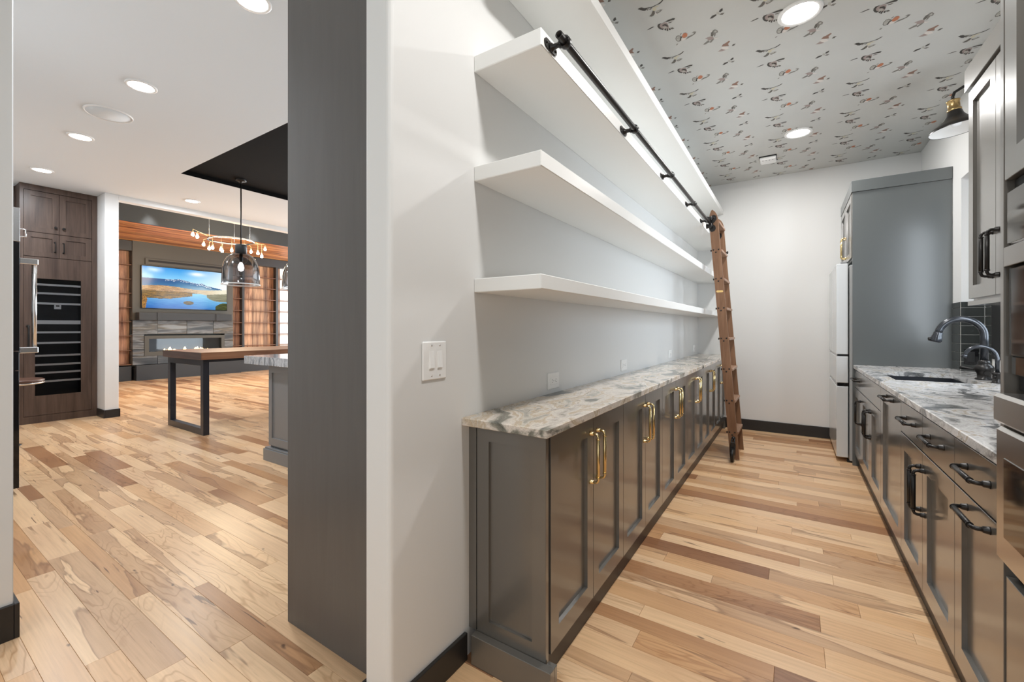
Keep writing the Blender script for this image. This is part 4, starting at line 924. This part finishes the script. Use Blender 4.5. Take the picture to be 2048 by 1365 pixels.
# chimney breast
t_ = thing('fireplace', 'grey chimney breast with ribboned stone and long linear fireplace', 'fireplace', (-13.2, 4.65, 0))
obj('breast', B((-13.41, -13.0, 3.567, 5.734, 1.432, ZS - .001), (-13.41, -13.16, 3.567, 5.734, .36, 1.432), (-13.41, -13.03, 3.567, 5.734, .36, .60)), 'fire_wall', t_)
YS = [3.567, 4.044, 4.650, 5.249, 5.734]
ZR = [(.372, .572), (.576, .735), (.739, .900), (.904, 1.092), (1.096, 1.428)]
FY0, FY1, FZ0, FZ1 = 3.788, 5.514, .572, 1.056
si = 0
for zi, (z0, z1) in enumerate(ZR):
    cols = [(YS[i], YS[i + 1]) for i in range(4)] if zi in (0, 4) else [(YS[0], FY0 - .002), (FY1 + .002, YS[4])]
    for (a, b) in cols:
        si += 1; bm = B((-13.16 if zi in (1, 2, 3) else -13.03, -12.992 + .004 * (si % 3), a + .002, b - .002, z0, z1), bev=.003)
        obj('stone', bm, 'strata_stone', t_, tint=((si * .37) % 1, 0, 0))
obj('hearth', B((-13.41, -12.90, 3.615, 5.900, .0, .300), (-13.41 + .4, -12.90, 3.615, 5.900, .300, .362)), 'char_paint', t_)
bm = bmesh.new()
for b in ((FY0, FY0 + .085, FZ0, FZ1), (FY1 - .075, FY1, FZ0, FZ1), (FY0 + .085, FY1 - .075, FZ0, .668), (FY0 + .085, FY1 - .075, .982, FZ1)): box(bm, -13.03, -12.975, *b)
obj('surround', bm, 'fire_wall', t_, label='flat grey metal firebox surround')
obj('firebox', B((-13.155, -13.14, FY0 + .08, FY1 - .07, .66, .985), (-13.14, -13.03, FY0 + .08, FY0 + .086, .66, .985), (-13.14, -13.03, FY1 - .076, FY1 - .07, .66, .985), (-13.14, -13.03, FY0 + .08, FY1 - .07, .655, .668), (-13.14, -13.03, FY0 + .08, FY1 - .07, .982, .990)), 'black_matte', t_)
rr = random.Random(5); bm = bmesh.new()
for (fy, s) in ((4.20, .06), (4.24, .035), (4.30, .10), (4.345, .08), (4.39, .05), (4.42, .04), (4.46, .03), (4.63, .095), (4.665, .05), (4.71, .025), (4.86, .07), (4.90, .09), (4.95, .045), (5.0, .07), (5.04, .05), (5.13, .04)):
    pr = [(0, 0), (s * .28, s * .12), (s * .34, s * .35), (s * .2, s * .7), (s * .06, s * .95), (0, s * 1.05)]
    ax = (0, rr.uniform(-.4, .4), 1)
    lathe(bm, pr, (-13.07 + rr.uniform(-.015, .015), fy, .672), ax, n=8, cap=False)
o = obj('flames', bm, 'flame', t_); o['kind'] = 'stuff'
obj('fire_glass', B((-13.032, -13.030, FY0 + .086, FY1 - .076, .669, .981)), 'glass_clear', t_)
bm = bmesh.new()
for i in range(40):
    lathe(bm, [(0, -.012), (.013, -.004), (.013, .004), (0, .012)], (-13.07 + rr.uniform(-.03, .03), 3.90 + i * .0385, .676), (rr.random(), rr.random(), 1), n=6, cap=False)
obj('fire_glass_beads', bm, 'steel', t_)['kind'] = 'stuff'
t_ = thing('mantel_shelf', 'dark painted box mantel with two strap blocks above the stone', 'mantel', (-12.87, 4.61, 1.43))
obj('beam', B((-12.995, -12.76, 3.625, 5.60, 1.434, 1.612), bev=.003), 'char_paint', t_)
for y in (3.966, 5.216): obj('strap', B((-12.995, -12.745, y, y + .068, 1.430, 1.616), bev=.003), 'char_paint', t_)
# soundbar-like slot grille above the tv
t_ = thing('linear_vent', 'long slim vent with black slot above the television', 'vent', (-12.99, 4.64, 2.8))
obj('frame', B((-12.999, -12.975, 3.80, 5.48, 2.775, 2.925), bev=.003), 'fire_wall', t_)
obj('slot', B((-12.976, -12.973, 3.86, 5.44, 2.842, 2.892)), 'black_matte', t_)
# television with its picture as flat colours on a fine grid
TY0_, TY1_, TZ0, TZ1 = 3.719, 5.569, 1.716, 2.745
t_ = thing('television', 'large wall television showing mountains and a blue lake', 'television', (-12.96, 4.64, 2.2))
obj('bezel', B((-12.999, -12.955, TY0_, TY1_, TZ0, TZ1), bev=.003), 'black_gloss', t_)
W_, H_ = 190, 106
def lerp(a, b, k): k = max(0, min(1, k)); return tuple(a[i] + (b[i] - a[i]) * k for i in range(3))
rs = np.random.RandomState(3)
def fbm(n, oct=5, base=4):
    x = np.linspace(0, 1, n); y = np.zeros(n); amp = 1
    for o_ in range(oct):
        k = base * 2 ** o_; pts = rs.rand(k + 2) - .5; y += amp * np.interp(x * k, np.arange(k + 2), pts); amp *= .5
    return y
ridge = .73 + .025 * fbm(W_ + 1) ; hills = .60 + .02 * fbm(W_ + 1, 6, 6); shore = fbm(W_ + 1, 6, 5); shore2 = fbm(W_ + 1, 5, 4)
ns = rs.rand(H_ + 1, W_ + 1)
ns2 = np.array([np.interp(np.linspace(0, 1, W_ + 1) * 23, np.arange(25), rs.rand(25)) for _ in range(H_ + 1)])
def tvcol(i, j):
    u = i / W_; v = j / H_
    sky = lerp((.62, .88, .98), (.10, .48, .82), (v - .55) / .45); sky = lerp(sky, (.97, .98, .97), (u - .42) * 1.8 * (1.25 - v * .55))
    cl = math.exp(-((u - .62) / .09) ** 2 - ((v - .90) / .05) ** 2) + .5 * math.exp(-((u - .12) / .06) ** 2 - ((v - .93) / .05) ** 2); sky = lerp(sky, (.95, .97, .98), cl)
    r = ridge[i] + .03 * math.exp(-((u - .42) / .07) ** 2) - .02 * u * 2 - max(0, u - .5) * .35 + .035 * math.exp(-((u - .68) / .04) ** 2)
    c = sky
    if v < r:
        d = (r - v); c = lerp((.02, .20, .42), (.12, .36, .54), (r - v) * 5)
        if d < .05 and .25 < u < .8 and ns[j, i] > .45 and ns2[j, i] > .35: c = (.80, .84, .88)
        c = lerp(c, (.80, .86, .86), max(0, (u - .35)) * 1.5 * min(1, d * 9) + max(0, .62 - v) * 1.2 * u)
    p = .53 + .03 * math.sin(u * 7)
    if v < p:
        c = lerp((.42, .26, .14), (.88, .68, .44), ns2[j, i] * .6 + ns[j, i] * .4); c = lerp(c, (.90, .87, .76), max(0, u - .4) * 1.9)
    if v < .42 + .035 * shore[i] and u < .62:
        c = lerp((.06, .07, .05), (.66, .44, .12), ns2[j, i] * .7 + ns[j, i] * .3 * (1 + u))
    sh = .235 + .05 * shore[i] * .6 + .10 * max(0, (u - .30)) / .28 if u < .56 else .40 - max(0, u - .66) * .35
    if v < sh:
        c = lerp((.06, .30, .62), (.50, .78, .92), (v - .03) * 2.2 + max(0, u - .42) * .7 + (ns2[j, i] - .5) * .18)
    if u > .74 and v < .42 - (.9 - u) * .2 and v > .20 + (u - .74) * .02 + .12 * math.exp(-(u - .74) * 14): c = lerp((.30, .30, .22), (.62, .60, .50), ns2[j, i] * .6 + (v - .2) * 2)
    if u > .85 and v < .185 - .10 * ((u - .97) / .12) ** 2: c = lerp((.10, .12, .05), (.30, .32, .16), ns2[j, i])
    if ((u - .515) / .062) ** 2 + ((v - .155 - (.0 if v > .155 else 0)) / .048) ** 2 < 1: c = lerp((.08, .07, .03), (.50, .36, .12), ns2[j, i] * .7 + ns[j, i] * .4)
    if u < .055 - .1 * abs(v - .2) and v < .30: c = lerp((.20, .12, .03), (.75, .48, .12), ns[j, i])
    return c
bm = bmesh.new(); lay = bm.verts.layers.float_color.new('col'); vs_ = []
for j in range(H_ + 1):
    row = []
    for i in range(W_ + 1):
        vv = bm.verts.new((-12.9535, TY0_ + .012 + (TY1_ - TY0_ - .024) * i / W_, TZ0 + .012 + (TZ1 - TZ0 - .024) * j / H_))
        c = tvcol(i, j); vv[lay] = (c[0] ** 1.8, c[1] ** 1.8, c[2] ** 1.8, 1); row.append(vv)
    vs_.append(row)
for j in range(H_):
    for i in range(W_): bm.faces.new([vs_[j][i], vs_[j][i + 1], vs_[j + 1][i + 1], vs_[j + 1][i]])
obj('screen', bm, 'screen', t_, norm=False)
# bookcases
def bookcase(label, y0, y1, posts, zs, plank_w, xb=-13.19, reflect_from=None):
    t_ = thing('bookcase', label, 'bookcase', (-13.2, (y0 + y1) / 2, 0))
    y = y0; k = 0; rr = random.Random(int(y0 * 10))
    while y < y1 - .01:
        e_ = min(y + plank_w * rr.uniform(.8, 1.2), y1); v = rr.choice((.35, .55, .8, 1.0, 1.3, 1.7)); w_ = reflect_from and y > reflect_from  # white planks past this point carry a window reflection in their colour
        obj('plank', B((xb, xb + .018, y + .001, e_ - .001, .36, 3.06), bev=.001), 'cup_white' if w_ else 'case_wood', t_, tint=(v, v * rr.uniform(.85, 1.0), v * rr.uniform(.8, 1)))
        y = e_; k += 1
    for p in posts: obj('post', B((xb + .02, -13.02, p[0], p[1], .36, 3.06)), 'char_paint', t_)
    xs = [y0] + [q for p in posts for q in p] + [y1]
    for z in zs:
        for a, b in zip(xs[0::2], xs[1::2]):
            if b - a > .03: obj('shelf', B((xb + .02, -13.03, a + .001, b - .001, z - .007, z + .007)), 'shelf_wood', t_)
    obj('frieze', B((xb, -13.01, y0, y1, 3.062, ZS - .013)), 'char_paint', t_)
    obj('plinth', B((xb, -13.04, y0, y1, .0, .34)) if y1 < 4 else B((xb, -13.02, 5.905, y1, .0, .30), (xb, -13.05, y0, y1, .302, .345)), 'char_paint', t_)
bookcase('narrow walnut bookcase left of the fireplace', 2.30, 3.560, [(2.30, 2.36)], (2.732, 2.397, 2.062, 1.727, 1.392, 1.057, .716, .384), .13)
bookcase('wide walnut plank bookcase right of the television', 5.740, 9.2, [(5.984, 6.042), (6.930, 6.996), (8.0, 8.06)], (2.723, 2.403, 2.069, 1.736, 1.394, 1.065, .744), .105, reflect_from=7.12)
# chandelier
CX, CY, CZ = -10.0, 4.38, 3.10
t_ = thing('chandelier', 'ring chandelier with many glowing bare bulbs in the living room', 'chandelier', (CX, CY, CL))
bm = bmesh.new(); lathe(bm, [(.40, -.014), (.43, -.014), (.43, .014), (.40, .014), (.40, -.014)], (CX, CY, CZ), n=56, cap=False); obj('ring', bm, 'steel_bright', t_)
for a_ in (0.5, 2.6, 4.7):
    bm = bmesh.new(); tube(bm, [(CX + .415 * math.cos(a_), CY + .415 * math.sin(a_), CZ), (CX + .415 * math.cos(a_), CY + .415 * math.sin(a_), CL - .001)], .0025, 6); obj('suspension_rod', bm, 'steel_bright', t_)
bm = bmesh.new(); lathe(bm, [(.09, 0), (.09, -.03), (0, -.035)], (CX, CY, CL), n=20, cap=False); obj('canopy', bm, 'steel_bright', t_)
bulbs = [(math.cos(a_) * r_, math.sin(a_) * r_, z_) for a_, r_, z_ in
         [(-1.45, .74, 3.10), (-1.35, .70, 3.06), (-1.1, .50, 2.87), (-.75, .52, 2.83), (-.40, .50, 2.83), (.05, .50, 2.82), (.75, .52, 2.86), (1.05, .56, 2.82), (1.45, .66, 3.02), (1.9, .50, 2.96), (2.5, .46, 2.98), (3.1, .46, 2.94), (3.7, .48, 2.95), (4.3, .48, 2.98)]]
for bx, by, bz in bulbs:
    p = Vector((CX + bx, CY + by, bz)); rr_l = math.hypot(bx, by)
    q = Vector((CX + bx / rr_l * .415, CY + by / rr_l * .415, CZ))
    bm = bmesh.new(); tube(bm, [q, Vector((p.x, p.y, max(bz + .10, q.z - .03))), Vector((p.x, p.y, bz + .05))], .0035, 6); a1 = obj('arm', bm, 'brass', t_)
    bm = bmesh.new(); lathe(bm, [(.012, .065), (.014, .030), (0, .028)], p, n=10, cap=False); obj('bulb_socket', bm, 'brass', a1)
    bm = bmesh.new(); lathe(bm, [(.010, .032), (.020, .015), (.028, -.012), (.022, -.034), (0, -.044)], p, n=12, cap=False); obj('bulb', bm, 'bulb', a1)
l = bpy.data.lights.new('chandelier_lamp', 'POINT'); l.energy = 70; l.color = (1, .80, .56); l.shadow_soft_size = .4
o = bpy.data.objects.new('chandelier_lamp', l); C.objects.link(o); o.location = (CX, CY, 2.7)
